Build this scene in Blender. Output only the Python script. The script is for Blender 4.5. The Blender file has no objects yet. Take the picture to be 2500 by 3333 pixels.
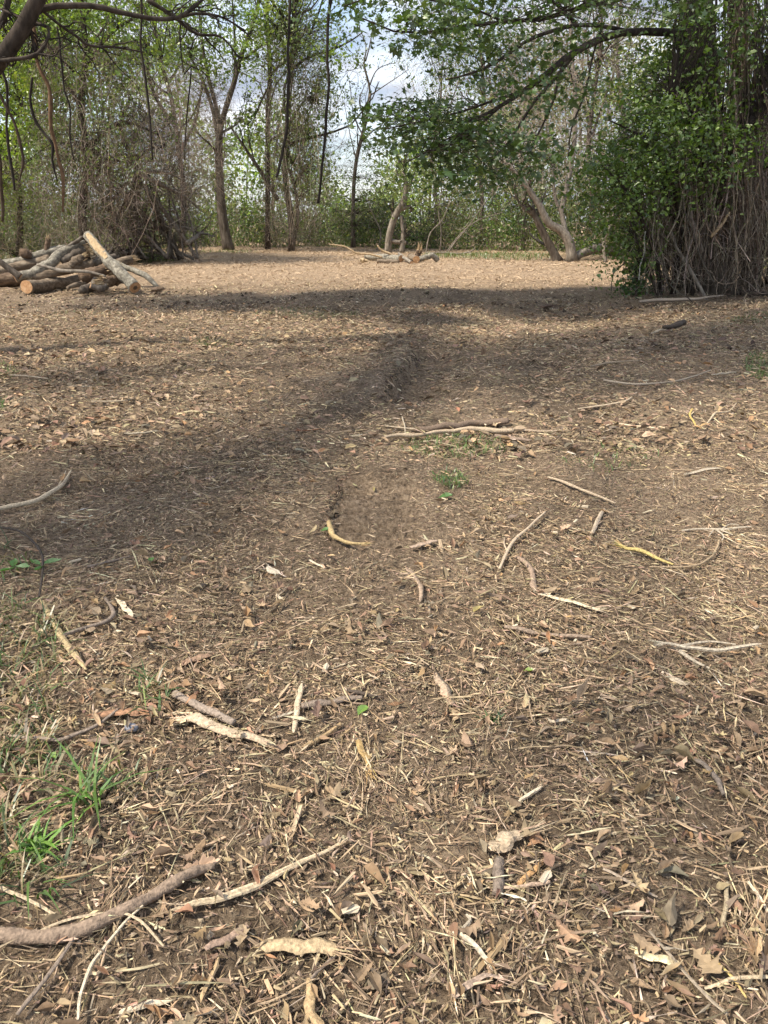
import bpy, math, random
import numpy as np
from mathutils import Vector

# ------------------------------------------------------------------ camera, sky, sun, exposure
S = bpy.context.scene
COL = S.collection
random.seed(5)
rng = np.random.default_rng(11)
PITCH = math.radians(20.8)
F = 2507.0
CAM = np.array([0.0, 0.0, 1.5])
cd = bpy.data.cameras.new('camera')
cam = bpy.data.objects.new('camera', cd)
COL.objects.link(cam)
cam.location = CAM
cam.rotation_euler = (math.pi / 2 - PITCH, 0, 0)
cd.sensor_fit = 'HORIZONTAL'
cd.sensor_width = 36.0
cd.lens = 36.0 * F / 2500.0
cd.clip_start = 0.05
cd.clip_end = 2000
S.camera = cam

SUN_EL, SUN_AZ = math.radians(54), math.radians(-112)     # high on the left, a little behind the viewer
SUN = np.array([math.sin(SUN_AZ) * math.cos(SUN_EL), math.cos(SUN_AZ) * math.cos(SUN_EL), math.sin(SUN_EL)])
w = bpy.data.worlds.new('World')
S.world = w
w.use_nodes = True
nt = w.node_tree
nt.nodes.clear()
N_ = lambda t: nt.nodes.new(t)
out = N_('ShaderNodeOutputWorld'); bg = N_('ShaderNodeBackground')
sky = N_('ShaderNodeTexSky'); sky.sky_type = 'NISHITA'; sky.sun_disc = False
sky.sun_elevation = SUN_EL; sky.sun_rotation = SUN_AZ; sky.air_density = 1.0; sky.dust_density = 1.2
tc = N_('ShaderNodeTexCoord'); mp = N_('ShaderNodeMapping')
mp.inputs['Scale'].default_value = (2.2, 2.2, 6.5)
mp.inputs['Location'].default_value = (0.35, 0.2, 0.1)
nz = N_('ShaderNodeTexNoise'); nz.inputs['Scale'].default_value = 1.5; nz.inputs['Detail'].default_value = 7; nz.inputs['Roughness'].default_value = 0.55
cr = N_('ShaderNodeValToRGB'); cr.color_ramp.elements[0].position = 0.36; cr.color_ramp.elements[1].position = 0.56
nz2 = N_('ShaderNodeTexNoise'); nz2.inputs['Scale'].default_value = 3.4; nz2.inputs['Detail'].default_value = 6
cr2 = N_('ShaderNodeValToRGB')
cr2.color_ramp.elements[0].position = 0.36; cr2.color_ramp.elements[0].color = (2.0, 2.25, 2.8, 1)
cr2.color_ramp.elements[1].position = 0.60; cr2.color_ramp.elements[1].color = (4.9, 5.0, 5.25, 1)
mx = N_('ShaderNodeMixRGB')
L = nt.links.new
L(tc.outputs['Generated'], mp.inputs['Vector']); L(mp.outputs[0], nz.inputs['Vector']); L(mp.outputs[0], nz2.inputs['Vector'])
L(nz.outputs['Fac'], cr.inputs['Fac']); L(nz2.outputs['Fac'], cr2.inputs['Fac'])
L(cr.outputs['Color'], mx.inputs['Fac']); L(sky.outputs['Color'], mx.inputs['Color1']); L(cr2.outputs['Color'], mx.inputs['Color2'])
L(mx.outputs['Color'], bg.inputs['Color']); bg.inputs['Strength'].default_value = 0.14
L(bg.outputs[0], out.inputs['Surface'])

ld = bpy.data.lights.new('sun', 'SUN'); ld.energy = 3.7; ld.angle = math.radians(2.4); ld.color = (1.0, 0.91, 0.77)
lo = bpy.data.objects.new('sun', ld); COL.objects.link(lo)
lo.rotation_euler = Vector(tuple(-SUN)).to_track_quat('-Z', 'Y').to_euler()
lo.location = (-10, 15, 30)
vs = S.view_settings
vs.view_transform = 'Standard'; vs.look = 'None'; vs.exposure = 0.95; vs.gamma = 1.0
S.render.engine = 'CYCLES'
S.cycles.max_bounces = 4; S.cycles.diffuse_bounces = 2; S.cycles.transmission_bounces = 3; S.cycles.adaptive_threshold = 0.03; S.cycles.glossy_bounces = 2
S.cycles.use_denoising = True

# ------------------------------------------------------------------ helpers
FW = np.array([0, math.cos(PITCH), -math.sin(PITCH)])
UP = np.array([0, math.sin(PITCH), math.cos(PITCH)])
RT = np.array([1.0, 0, 0])


def ray(px, py):
    px = np.asarray(px, float); py = np.asarray(py, float)
    return FW + ((px - 1250) / F)[..., None] * RT - ((py - 1666.5) / F)[..., None] * UP


def at(px, py, Y):                       # the point seen at a pixel, Y metres ahead
    d = ray(px, py)
    return CAM + d * (np.asarray(Y, float) / d[..., 1])[..., None]


def gnd(px, py):                         # the ground point seen at a pixel
    d = ray(px, py)
    return CAM + d * (-CAM[2] / d[..., 2])[..., None]


def mpp(Y):                              # metres per photograph pixel at that distance
    return np.asarray(Y) * 0.965 / F


def _h(ix, iy, seed):
    n = (ix.astype(np.int64) * 374761393 + iy.astype(np.int64) * 668265263 + seed * 1442695041) & 0x7fffffff
    n = ((n ^ (n >> 13)) * 1274126177) & 0x7fffffff
    return ((n ^ (n >> 16)) & 0xffff) / 65535.0


def vn(x, y, seed=0):                    # value noise 0..1
    xi = np.floor(x); yi = np.floor(y)
    fx = x - xi; fy = y - yi
    fx = fx * fx * (3 - 2 * fx); fy = fy * fy * (3 - 2 * fy)
    a = _h(xi, yi, seed); b = _h(xi + 1, yi, seed); c = _h(xi, yi + 1, seed); d = _h(xi + 1, yi + 1, seed)
    return (a * (1 - fx) + b * fx) * (1 - fy) + (c * (1 - fx) + d * fx) * fy


def sstep(a, b, x):
    t = np.clip((x - a) / (b - a), 0, 1)
    return t * t * (3 - 2 * t)


def Zh(x, y):                            # ground height
    x = np.asarray(x, float); y = np.asarray(y, float)
    z = (vn(x * 0.35 + 9, y * 0.35, 1) - 0.5) * 0.10 + (vn(x * 1.3, y * 1.3, 2) - 0.5) * 0.045
    z = z + (vn(x * 4.5, y * 4.5, 3) - 0.5) * 0.022 + (vn(x * 11, y * 11, 4) - 0.5) * 0.012
    z = z + sstep(0.62, 0.85, vn(x * 2.6, y * 2.0, 14)) * 0.035          # churned clods
    # track rut with a crisp left bank (far)
    e = 0.02 + (y - 6.9) * 0.17 + (vn(y * 6, y * 0 + 3, 6) - 0.5) * 0.05
    inr = sstep(e - 0.015, e + 0.02, x) * (1 - sstep(e + 0.25, e + 0.6, x)) * sstep(6.5, 7.1, y) * (1 - sstep(9.0, 9.4, y))
    bank = np.exp(-((x - e + 0.16) / 0.14) ** 2) * sstep(6.4, 7.0, y) * (1 - sstep(8.9, 9.4, y))
    z = z - inr * 0.10 + bank * 0.05 + inr * 0.016 * np.sign(np.sin(y * 2 * np.pi / 0.14)) * sstep(8.0, 8.4, y)
    # tread prints (near)
    xl = -0.30 + (y - 3.6) * 0.02
    inr = sstep(xl - 0.02, xl + 0.06, x) * (1 - sstep(xl + 0.40, xl + 0.52, x)) * sstep(3.38, 3.6, y) * (1 - sstep(4.5, 4.7, y))
    bank = np.exp(-((x - xl + 0.12) / 0.11) ** 2) * sstep(3.4, 3.7, y) * (1 - sstep(4.4, 4.7, y))
    bars = sstep(-0.2, 0.5, np.sin((y + 0.02 * vn(x * 9, y * 2, 8)) * 2 * np.pi / 0.125))
    split = np.exp(-((x - xl - 0.24) / 0.03) ** 2)
    z = z - inr * 0.042 + bank * 0.02 + inr * (bars * 0.046 * (1 - split) + split * 0.04)
    far = sstep(60, 200, np.hypot(x, y))
    return z * (1 - far)


class Acc:
    def __init__(s):
        s.v = []; s.f = []; s.c = []; s.n = 0

    def add(s, v, f, c=None):
        v = np.asarray(v, float).reshape(-1, 3)
        s.v.append(v)
        if not isinstance(f, list):
            f = [f]
        for q in f:
            s.f.append(np.asarray(q, np.int64) + s.n)
        if c is None:
            c = np.ones((len(v), 3))
        c = np.asarray(c, float)
        if c.ndim == 1:
            c = np.tile(c, (len(v), 1))
        s.c.append(c)
        s.n += len(v)
        return s

    def mesh(s, name, mat, loc=(0, 0, 0), smooth=False):
        me = bpy.data.meshes.new(name)
        v = np.concatenate(s.v) - np.asarray(loc, float)
        c = np.concatenate(s.c)
        me.vertices.add(len(v)); me.vertices.foreach_set('co', v.astype(np.float32).ravel())
        li = np.concatenate([q.ravel() for q in s.f]).astype(np.int32)
        lt = np.concatenate([np.full(len(q), q.shape[1], np.int32) for q in s.f])
        ls = np.concatenate([[0], np.cumsum(lt)[:-1]]).astype(np.int32)
        me.loops.add(len(li)); me.loops.foreach_set('vertex_index', li)
        me.polygons.add(len(lt)); me.polygons.foreach_set('loop_start', ls); me.polygons.foreach_set('loop_total', lt)
        me.polygons.foreach_set('use_smooth', np.full(len(lt), smooth))
        a = me.color_attributes.new('Col', 'FLOAT_COLOR', 'POINT')
        a.data.foreach_set('color', np.concatenate([c, np.ones((len(c), 1))], 1).astype(np.float32).ravel())
        me.update(calc_edges=True)
        me.materials.append(mat)
        return me


def tag(o, label=None, cat=None, group=None, kind=None):
    if label: o['label'] = label
    if cat: o['category'] = cat
    if group: o['group'] = group
    if kind: o['kind'] = kind
    return o


def empty(name, loc, label, cat, group=None):
    o = bpy.data.objects.new(name, None); COL.objects.link(o)
    o.location = tuple(map(float, loc)); o.empty_display_size = 0.2
    return tag(o, label, cat, group)


def part(name, acc, mat, parent=None, loc=(0, 0, 0), smooth=False, kind=None):
    """one mesh object; under a parent its vertices are given in world space and made local to the root"""
    base = np.zeros(3); p = parent
    while p is not None:
        base = base + np.array(p.location); p = p.parent
    loc = np.asarray(loc, float)
    o = bpy.data.objects.new(name, acc.mesh(name, mat, base + loc, smooth))
    COL.objects.link(o)
    o.location = tuple(loc)
    if parent is not None: o.parent = parent
    if kind: o['kind'] = kind
    return o


def solo(name, acc, mat, loc, label, cat, group=None, kind=None, smooth=False):
    o = part(name, acc, mat, None, loc, smooth)
    return tag(o, label, cat, group, kind)


# ---- tubes
def smooth_line(pts, n):
    pts = np.asarray(pts, float)
    if len(pts) == 2:
        t = np.linspace(0, 1, n)[:, None]
        return pts[0] * (1 - t) + pts[1] * t
    d = np.r_[0, np.cumsum(np.linalg.norm(np.diff(pts, axis=0), axis=1) + 1e-9)]
    e = np.vstack([2 * pts[0] - pts[1], pts, 2 * pts[-1] - pts[-2]])
    out = []
    for s in np.linspace(0, d[-1], n):
        i = min(np.searchsorted(d, s, side='right') - 1, len(pts) - 2)
        t = (s - d[i]) / (d[i + 1] - d[i])
        p0, p1, p2, p3 = e[i], e[i + 1], e[i + 2], e[i + 3]
        out.append(0.5 * ((2 * p1) + (-p0 + p2) * t + (2 * p0 - 5 * p1 + 4 * p2 - p3) * t * t + (-p0 + 3 * p1 - 3 * p2 + p3) * t ** 3))
    return np.array(out)


def tubes(acc, P, R, k=5, col=(1, 1, 1), cap=False, rough=0.0, flat=1.0, prof=None, grain=0.0):
    """P (N,n,3) centre lines, R (N,n) radii, k sides"""
    P = np.asarray(P, float); R = np.asarray(R, float)
    if P.ndim == 2: P = P[None]; R = R[None]
    N, n, _ = P.shape
    T = np.gradient(P, axis=1)
    T /= np.linalg.norm(T, axis=2, keepdims=True) + 1e-9
    ref = np.where(np.abs(T[:, :1, 2:3]) > 0.8, np.array([1.0, 0, 0]), np.array([0, 0, 1.0])) * np.ones((N, n, 1))
    A = np.cross(T, ref); A /= np.linalg.norm(A, axis=2, keepdims=True) + 1e-9
    B = np.cross(T, A)
    an = np.arange(k) * 2 * np.pi / k
    rr = R[:, :, None] * (1 + rough * rng.normal(size=(N, n, k)))
    if prof is not None: rr = rr * prof[None, None, :]
    V = P[:, :, None, :] + rr[..., None] * (np.cos(an)[None, None, :, None] * A[:, :, None, :] + flat * np.sin(an)[None, None, :, None] * B[:, :, None, :])
    idx = np.arange(N * n * k).reshape(N, n, k)
    a = idx[:, :-1, :]; b = np.roll(idx, -1, 2)[:, :-1, :]; c = np.roll(idx, -1, 2)[:, 1:, :]; d = idx[:, 1:, :]
    q = np.stack([a, b, c, d], -1).reshape(-1, 4)
    col = np.asarray(col, float)
    if col.ndim == 2: col = np.repeat(col, n * k, 0)
    if grain:                                    # streaks that run along the piece
        g = np.exp(rng.normal(size=(N, 1, k)) * grain + rng.normal(size=(N, n, k)) * grain * .35).reshape(-1, 1)
        col = (np.tile(col, (N * n * k, 1)) if col.ndim == 1 else col) * g
    fs = [q]
    if cap: fs += [idx[:, 0, ::-1], idx[:, -1, :]]
    acc.add(V.reshape(-1, 3), fs, col)
    return acc


def limb(acc, pts, r, n=None, k=10, rough=0.05, wig=0.0, cap=True, col=(1, 1, 1), flat=1.0):
    n = n or max(8, 6 * len(pts))
    P = smooth_line(pts, n)
    r = np.interp(np.linspace(0, 1, n), np.linspace(0, 1, len(r)), r) if np.ndim(r) else np.full(n, r)
    if wig: P = P + np.stack([soft(n) for _ in range(3)], -1) * wig * r[:, None]
    r = r * (1 + soft(n) * rough)
    tubes(acc, P, r, k, col, cap, rough * .6, flat, 1 + rng.normal(size=k) * rough)
    return P, r


def soft(n, step=4.0):
    m = max(3, int(n / step) + 1)
    return np.interp(np.linspace(0, 1, n), np.linspace(0, 1, m), rng.normal(size=m))


def disc(acc, c, nrm, r, k=12, dome=0.0, col=(1, 1, 1), off=0.003):
    nrm = np.asarray(nrm, float); nrm /= np.linalg.norm(nrm)
    a = np.cross(nrm, [0, 0, 1.0] if abs(nrm[2]) < 0.9 else [1.0, 0, 0]); a /= np.linalg.norm(a); b = np.cross(nrm, a)
    an = np.arange(k) * 2 * np.pi / k
    rim = c + nrm * off + r * (np.cos(an)[:, None] * a + np.sin(an)[:, None] * b) * (1 + rng.normal(size=k) * 0.03)[:, None]
    v = np.vstack([[c + nrm * (off + dome)], rim])
    f = np.array([[0, 1 + i, 1 + (i + 1) % k] for i in range(k)])
    acc.add(v, f, col)


# ---- scattering of little shapes
def basis(nrm, yaw):
    nrm = nrm / (np.linalg.norm(nrm, axis=1, keepdims=True) + 1e-9)
    ref = np.where(np.abs(nrm[:, 2:3]) > 0.95, np.array([[1.0, 0, 0]]), np.array([[0, 0, 1.0]]))
    a = np.cross(ref, nrm); a /= np.linalg.norm(a, axis=1, keepdims=True) + 1e-9
    b = np.cross(nrm, a)
    x = np.cos(yaw)[:, None] * a + np.sin(yaw)[:, None] * b
    y = np.cross(nrm, x)
    return np.stack([x, y, nrm], -1)       # columns are local axes


def scatter(acc, tmpl, faces, pos, M, scl, col, jit=0.0):
    """tmpl (k,3) or (N,k,3)"""
    N = len(pos); t = np.broadcast_to(tmpl, (N,) + np.shape(tmpl)[-2:])
    k = t.shape[1]
    if jit: t = t + rng.normal(size=t.shape) * jit * np.array([1, 1, 0.6])
    scl = np.asarray(scl, float)
    if scl.ndim == 1: scl = scl[:, None] * np.ones(3)
    V = np.einsum('nij,nkj->nki', M, t * scl[:, None, :]) + pos[:, None, :]
    off = (np.arange(N) * k)[:, None, None]
    fs = [(np.asarray(q)[None] + off).reshape(-1, np.shape(q)[1]) for q in (faces if isinstance(faces, list) else [faces])]
    acc.add(V.reshape(-1, 3), fs, np.repeat(col, k, 0))


# templates: x is the length (-.5 .. .5), y the width, z the thickness
T_BOX = np.array([[-.5, -.12, -.4], [.36, -.5, -.5], [.5, .22, -.3], [-.3, .5, -.5], [-.42, -.2, .4], [.44, -.3, .5], [.36, .36, .3], [-.36, .3, .5]])
F_BOX = np.array([[4, 5, 6, 7], [0, 1, 5, 4], [1, 2, 6, 5], [2, 3, 7, 6], [3, 0, 4, 7]])
T_PRI = np.array([[-.5, -.4, -.4], [-.5, .4, -.4], [-.46, 0, .5], [.5, -.3, -.4], [.5, .4, -.4], [.45, .1, .5]])
F_PRI = [np.array([[0, 3, 5, 2], [1, 2, 5, 4]])]
T_FIB = np.array([[-.5, -.4, -.4], [-.5, .4, -.4], [-.5, 0, .5], [0, -.45 + 1.2, -.1], [0, .45 + 1.2, -.1], [0, 1.2, .8], [.5, -.2, -.4], [.5, .2, -.4], [.5, 0, .2]])
F_FIB = np.array([[0, 3, 5, 2], [1, 2, 5, 4], [3, 6, 8, 5], [4, 5, 8, 7]])
T_QUA = np.array([[-.5, -.5, 0], [.4, -.4, 0.0], [.5, .5, 0], [-.4, .45, 0]])
F_QUA = np.array([[0, 1, 2, 3]])
T_OCT = np.array([[.5, 0, -.3], [-.5, 0, -.2], [0, .5, -.3], [.1, -.5, -.3], [0, 0.1, .4]])
F_OCT = np.array([[0, 2, 4], [2, 1, 4], [1, 3, 4], [3, 0, 4]])
# foliage: x from the stalk (0) to the tip (1)
T_LF2 = np.array([[0, 0, 0], [.5, -.3, .08], [1, 0, -.05], [.5, .3, .08]])
F_LF2 = np.array([[0, 1, 2], [0, 2, 3]])
T_LF4 = np.array([[0, 0, 0], [.3, -.3, .06], [.75, -.24, .05], [1, 0, -.1], [.75, .24, .05], [.3, .3, .06]])
F_LF4 = [np.array([[0, 1, 2, 3], [0, 3, 4, 5]])]
_m = [(0, 0), (.15, -.38), (.3, -.2), (.52, -.55), (.55, -.18), (1.0, 0), (.55, .18), (.52, .55), (.3, .2), (.15, .38)]
T_MAP = np.array([[a, b, -0.12 * (a * a + b * b) + .02] for a, b in _m] + [[.3, 0, .05]])
F_MAP = np.array([[10, i, (i + 1) % 10] for i in range(10)])


def leaf_outline(prof, curl, fold, twist, seed):
    r = np.random.default_rng(seed)
    us = np.array([p[0] for p in prof]); hs = np.array([p[1] for p in prof])
    v = []
    for u, h in zip(us, hs):
        for s in (-1, 0, 1):
            hh = h * s * (1 + r.normal() * 0.12)
            z = curl * (u - .5) ** 2 + fold * abs(hh) ** 1.4 * 2 + twist * (u - .5) * hh + r.normal() * 0.012
            v.append((u - .5, hh + 0.05 * math.sin(u * 4 + seed), z))
    n = len(us); f = []
    for i in range(n - 1):
        a = i * 3
        f += [[a, a + 3, a + 4, a + 1], [a + 1, a + 4, a + 5, a + 2]]
    return np.array(v), np.array(f)


OBO = [(0, .012), (.12, .03), (.35, .13), (.62, .21), (.85, .16), (1, .02)]
LAN = [(0, .012), (.12, .05), (.35, .14), (.6, .14), (.85, .07), (1, .01)]
OAK = [(0, .015), (.1, .03), (.2, .16), (.3, .08), (.45, .27), (.55, .12), (.7, .30), (.8, .14), (.92, .14), (1, .03)]
LEAFS = [leaf_outline(p, c, fo, tw, i) for i, (p, c, fo, tw) in enumerate([
    (OBO, .7, 1.2, .5), (LAN, .9, 2.0, -.6), (OAK, .7, .8, .7), (OBO, -.6, -1.0, .8), (LAN, -.7, 1.6, 1.2), (OBO, .3, 1.8, -.9), (OAK, 1.1, -.7, .5), (LAN, 1.2, .8, -1.2)])]


def sample_colors(pal, wts, N, var=0.18):
    pal = np.asarray(pal); wts = np.asarray(wts, float) / np.sum(wts)
    c = pal[rng.choice(len(pal), N, p=wts)]
    return np.clip(c * np.exp(rng.normal(size=(N, 1)) * var) * np.exp(rng.normal(size=(N, 3)) * 0.05), 0.005, 0.9)


# ------------------------------------------------------------------ materials
def nodes(name):
    m = bpy.data.materials.new(name); m.use_nodes = True
    t = m.node_tree; t.nodes.clear()
    o = t.nodes.new('ShaderNodeOutputMaterial')
    return m, t, o


def attr_mat(name, rough=0.85, nscale=60, amt=0.5, bump=0.3, spec=0.25, stretch=(1, 1, 1), objrand=0.0):
    m, t, o = nodes(name)
    b = t.nodes.new('ShaderNodeBsdfPrincipled'); b.inputs['Roughness'].default_value = rough
    b.inputs['Specular IOR Level'].default_value = spec
    a = t.nodes.new('ShaderNodeAttribute'); a.attribute_name = 'Col'
    tc = t.nodes.new('ShaderNodeTexCoord'); mp = t.nodes.new('ShaderNodeMapping'); mp.inputs['Scale'].default_value = stretch
    n = t.nodes.new('ShaderNodeTexNoise'); n.inputs['Scale'].default_value = nscale; n.inputs['Detail'].default_value = 5
    mr = t.nodes.new('ShaderNodeMapRange'); mr.inputs['From Min'].default_value = 0.3; mr.inputs['From Max'].default_value = 0.7
    mr.inputs['To Min'].default_value = 1 - amt; mr.inputs['To Max'].default_value = 1 + amt * 0.6
    mu = t.nodes.new('ShaderNodeVectorMath'); mu.operation = 'SCALE'
    t.links.new(tc.outputs['Object'], mp.inputs[0]); t.links.new(mp.outputs[0], n.inputs['Vector'])
    t.links.new(n.outputs['Fac'], mr.inputs['Value'])
    t.links.new(a.outputs['Color'], mu.inputs[0])
    if objrand:
        oi = t.nodes.new('ShaderNodeObjectInfo'); mr2 = t.nodes.new('ShaderNodeMapRange')
        mr2.inputs['To Min'].default_value = 1 - objrand; mr2.inputs['To Max'].default_value = 1 + objrand
        mm = t.nodes.new('ShaderNodeMath'); mm.operation = 'MULTIPLY'
        t.links.new(oi.outputs['Random'], mr2.inputs['Value']); t.links.new(mr2.outputs[0], mm.inputs[0]); t.links.new(mr.outputs[0], mm.inputs[1])
        t.links.new(mm.outputs[0], mu.inputs['Scale'])
    else:
        t.links.new(mr.outputs[0], mu.inputs['Scale'])
    t.links.new(mu.outputs[0], b.inputs['Base Color'])
    if bump:
        bp = t.nodes.new('ShaderNodeBump'); bp.inputs['Strength'].default_value = bump; bp.inputs['Distance'].default_value = 0.01
        t.links.new(n.outputs['Fac'], bp.inputs['Height']); t.links.new(bp.outputs[0], b.inputs['Normal'])
    t.links.new(b.outputs[0], o.inputs[0])
    return m


def leaf_mat(name, trans=0.45, gloss=0.06, boost=(1.25, 1.3, 0.55)):
    m, t, o = nodes(name)
    a = t.nodes.new('ShaderNodeAttribute'); a.attribute_name = 'Col'
    d = t.nodes.new('ShaderNodeBsdfDiffuse'); tr = t.nodes.new('ShaderNodeBsdfTranslucent'); g = t.nodes.new('ShaderNodeBsdfGlossy')
    g.inputs['Roughness'].default_value = 0.45
    vm = t.nodes.new('ShaderNodeVectorMath'); vm.operation = 'MULTIPLY'; vm.inputs[1].default_value = boost
    m1 = t.nodes.new('ShaderNodeMixShader'); m1.inputs[0].default_value = trans
    m2 = t.nodes.new('ShaderNodeMixShader'); m2.inputs[0].default_value = gloss
    t.links.new(a.outputs['Color'], d.inputs['Color']); t.links.new(a.outputs['Color'], vm.inputs[0]); t.links.new(vm.outputs[0], tr.inputs['Color'])
    t.links.new(d.outputs[0], m1.inputs[1]); t.links.new(tr.outputs[0], m1.inputs[2])
    t.links.new(m1.outputs[0], m2.inputs[1]); t.links.new(g.outputs[0], m2.inputs[2]); t.links.new(m2.outputs[0], o.inputs[0])
    return m


def ramp_mat(name, cols, scale=8, stretch=(1, 1, 1), rough=0.9, bump=0.6, dist=0.03, detail=8, pos=None):
    m, t, o = nodes(name)
    b = t.nodes.new('ShaderNodeBsdfPrincipled'); b.inputs['Roughness'].default_value = rough; b.inputs['Specular IOR Level'].default_value = 0.2
    tc = t.nodes.new('ShaderNodeTexCoord'); mp = t.nodes.new('ShaderNodeMapping'); mp.inputs['Scale'].default_value = stretch
    n = t.nodes.new('ShaderNodeTexNoise'); n.inputs['Scale'].default_value = scale; n.inputs['Detail'].default_value = detail; n.inputs['Roughness'].default_value = 0.65
    r = t.nodes.new('ShaderNodeValToRGB')
    while len(r.color_ramp.elements) < len(cols): r.color_ramp.elements.new(0.5)
    for i, (e, c) in enumerate(zip(r.color_ramp.elements, cols)):
        e.position = (pos[i] if pos else 0.3 + 0.4 * i / (len(cols) - 1)); e.color = (*c, 1)
    bp = t.nodes.new('ShaderNodeBump'); bp.inputs['Strength'].default_value = bump; bp.inputs['Distance'].default_value = dist
    t.links.new(tc.outputs['Object'], mp.inputs[0]); t.links.new(mp.outputs[0], n.inputs['Vector']); t.links.new(n.outputs['Fac'], r.inputs['Fac'])
    t.links.new(r.outputs['Color'], b.inputs['Base Color']); t.links.new(n.outputs['Fac'], bp.inputs['Height']); t.links.new(bp.outputs[0], b.inputs['Normal'])
    t.links.new(b.outputs[0], o.inputs[0])
    return m


M_LITTER = attr_mat('wood_litter', nscale=55, amt=0.35, bump=0.25)
M_LEAFDRY = attr_mat('dry_leaf', nscale=38, amt=0.3, bump=0.2, rough=0.7, spec=0.3)
M_ONE = attr_mat('loose_wood', nscale=110, amt=0.4, bump=0.7, stretch=(1, 1, 1))
M_PIECE = attr_mat('litter_piece', nscale=70.0, amt=0.4, bump=0.4, objrand=0.35, stretch=(.25, 1, 1))
M_PLEAF = attr_mat('litter_leaf', nscale=60.0, amt=0.4, bump=0.3, rough=0.75, objrand=0.28)
M_BARK = ramp_mat('bark_grey_brown', [(.045, .036, .028), (.12, .098, .078), (.22, .19, .155)], 9, (1, 1, .25))
M_BARKD = ramp_mat('bark_dark', [(.022, .017, .013), (.055, .043, .034), (.10, .08, .064)], 11, (1, 1, .3))
M_BARKP = ramp_mat('bark_pale', [(.085, .07, .056), (.21, .18, .145), (.34, .30, .25)], 12, (1, 1, .35))
M_BARKR = ramp_mat('bark_red_brown', [(.045, .031, .022), (.15, .103, .07), (.27, .20, .14)], 10, (.4, 1, 1), bump=1.0, dist=.05)
M_LOG = ramp_mat('bark_log', [(.06, .045, .033), (.19, .145, .103), (.34, .28, .21)], 13, (.35, 1, 1), bump=0.9, dist=.04)
M_BIRCH = ramp_mat('bark_lichen', [(.07, .06, .05), (.22, .20, .16), (.42, .39, .32)], 14, (1, 1, 1), bump=0.6)
M_WOOD = ramp_mat('fresh_wood', [(.33, .17, .08), (.50, .29, .15), (.62, .42, .25)], 18, (1, 1, 1), bump=0.25, dist=.01)
M_PEEL = ramp_mat('peeled_wood', [(.26, .18, .10), (.42, .31, .185), (.55, .43, .28)], 14, (1, 1, .3), bump=0.4, dist=.015)
M_VINE = attr_mat('vine_stem', nscale=14, amt=0.5, bump=0.4)
M_TWIG = attr_mat('twigs', nscale=9, amt=0.3, bump=0.0)
M_LEAF = leaf_mat('green_leaf', 0.42)
M_LEAFN = leaf_mat('green_leaf_broad', 0.34, 0.08, (1.15, 1.25, 0.5))
M_GRASS = leaf_mat('grass_blade', 0.3, 0.07)
M_STONE = ramp_mat('stone', [(.13, .13, .145), (.20, .205, .23), (.27, .275, .30)], 20, bump=0.3, dist=.01)


def ground_mat():
    m, t, o = nodes('soil')
    b = t.nodes.new('ShaderNodeBsdfPrincipled'); b.inputs['Roughness'].default_value = 0.95; b.inputs['Specular IOR Level'].default_value = 0.15
    tc = t.nodes.new('ShaderNodeTexCoord')
    def noise(s, d=6, r=0.6, sc=(1, 1, 1)):
        mp = t.nodes.new('ShaderNodeMapping'); mp.inputs['Scale'].default_value = sc
        n = t.nodes.new('ShaderNodeTexNoise'); n.inputs['Scale'].default_value = s; n.inputs['Detail'].default_value = d; n.inputs['Roughness'].default_value = r
        t.links.new(tc.outputs['Object'], mp.inputs[0]); t.links.new(mp.outputs[0], n.inputs['Vector'])
        return n.outputs['Fac']
    def ramp(f, cols, ps):
        r = t.nodes.new('ShaderNodeValToRGB')
        while len(r.color_ramp.elements) < len(cols): r.color_ramp.elements.new(0.5)
        for e, c, p in zip(r.color_ramp.elements, cols, ps): e.position = p; e.color = (*c, 1)
        t.links.new(f, r.inputs['Fac']); return r.outputs['Color']
    fine = noise(38, 9, 0.72)
    big = noise(0.9, 5, 0.65)
    soil = ramp(fine, [(.095, .069, .047), (.22, .162, .111), (.33, .25, .173), (.46, .36, .255)], [.36, .47, .57, .70])
    tint = ramp(big, [(.66, .65, .63), (1.15, 1.14, 1.12)], [.36, .62])
    mx = t.nodes.new('ShaderNodeMixRGB'); mx.blend_type = 'MULTIPLY'; mx.inputs['Fac'].default_value = 1
    t.links.new(soil, mx.inputs['Color1']); t.links.new(tint, mx.inputs['Color2'])
    # freshly mulched chips spread over the far half of the clearing
    mulch = ramp(noise(16, 9, 0.75), [(.20, .14, .09), (.35, .255, .168), (.48, .365, .25)], [.35, .5, .66])
    sep = t.nodes.new('ShaderNodeSeparateXYZ'); t.links.new(tc.outputs['Object'], sep.inputs[0])
    ad = t.nodes.new('ShaderNodeMath'); ad.operation = 'MULTIPLY_ADD'; ad.inputs[1].default_value = 9.0
    t.links.new(noise(0.25, 5, 0.6), ad.inputs[0]); t.links.new(sep.outputs['Y'], ad.inputs[2])
    mr = t.nodes.new('ShaderNodeMapRange'); mr.inputs['From Min'].default_value = 20.5; mr.inputs['From Max'].default_value = 26.5
    t.links.new(ad.outputs[0], mr.inputs['Value'])
    m2 = t.nodes.new('ShaderNodeMixRGB'); t.links.new(mr.outputs[0], m2.inputs['Fac'])
    t.links.new(mx.outputs[0], m2.inputs['Color1']); t.links.new(mulch, m2.inputs['Color2'])
    t.links.new(m2.outputs[0], b.inputs['Base Color'])
    bp = t.nodes.new('ShaderNodeBump'); bp.inputs['Strength'].default_value = 1.0; bp.inputs['Distance'].default_value = 0.05
    t.links.new(fine, bp.inputs['Height']); t.links.new(bp.outputs[0], b.inputs['Normal'])
    t.links.new(b.outputs[0], o.inputs[0])
    return m


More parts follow.
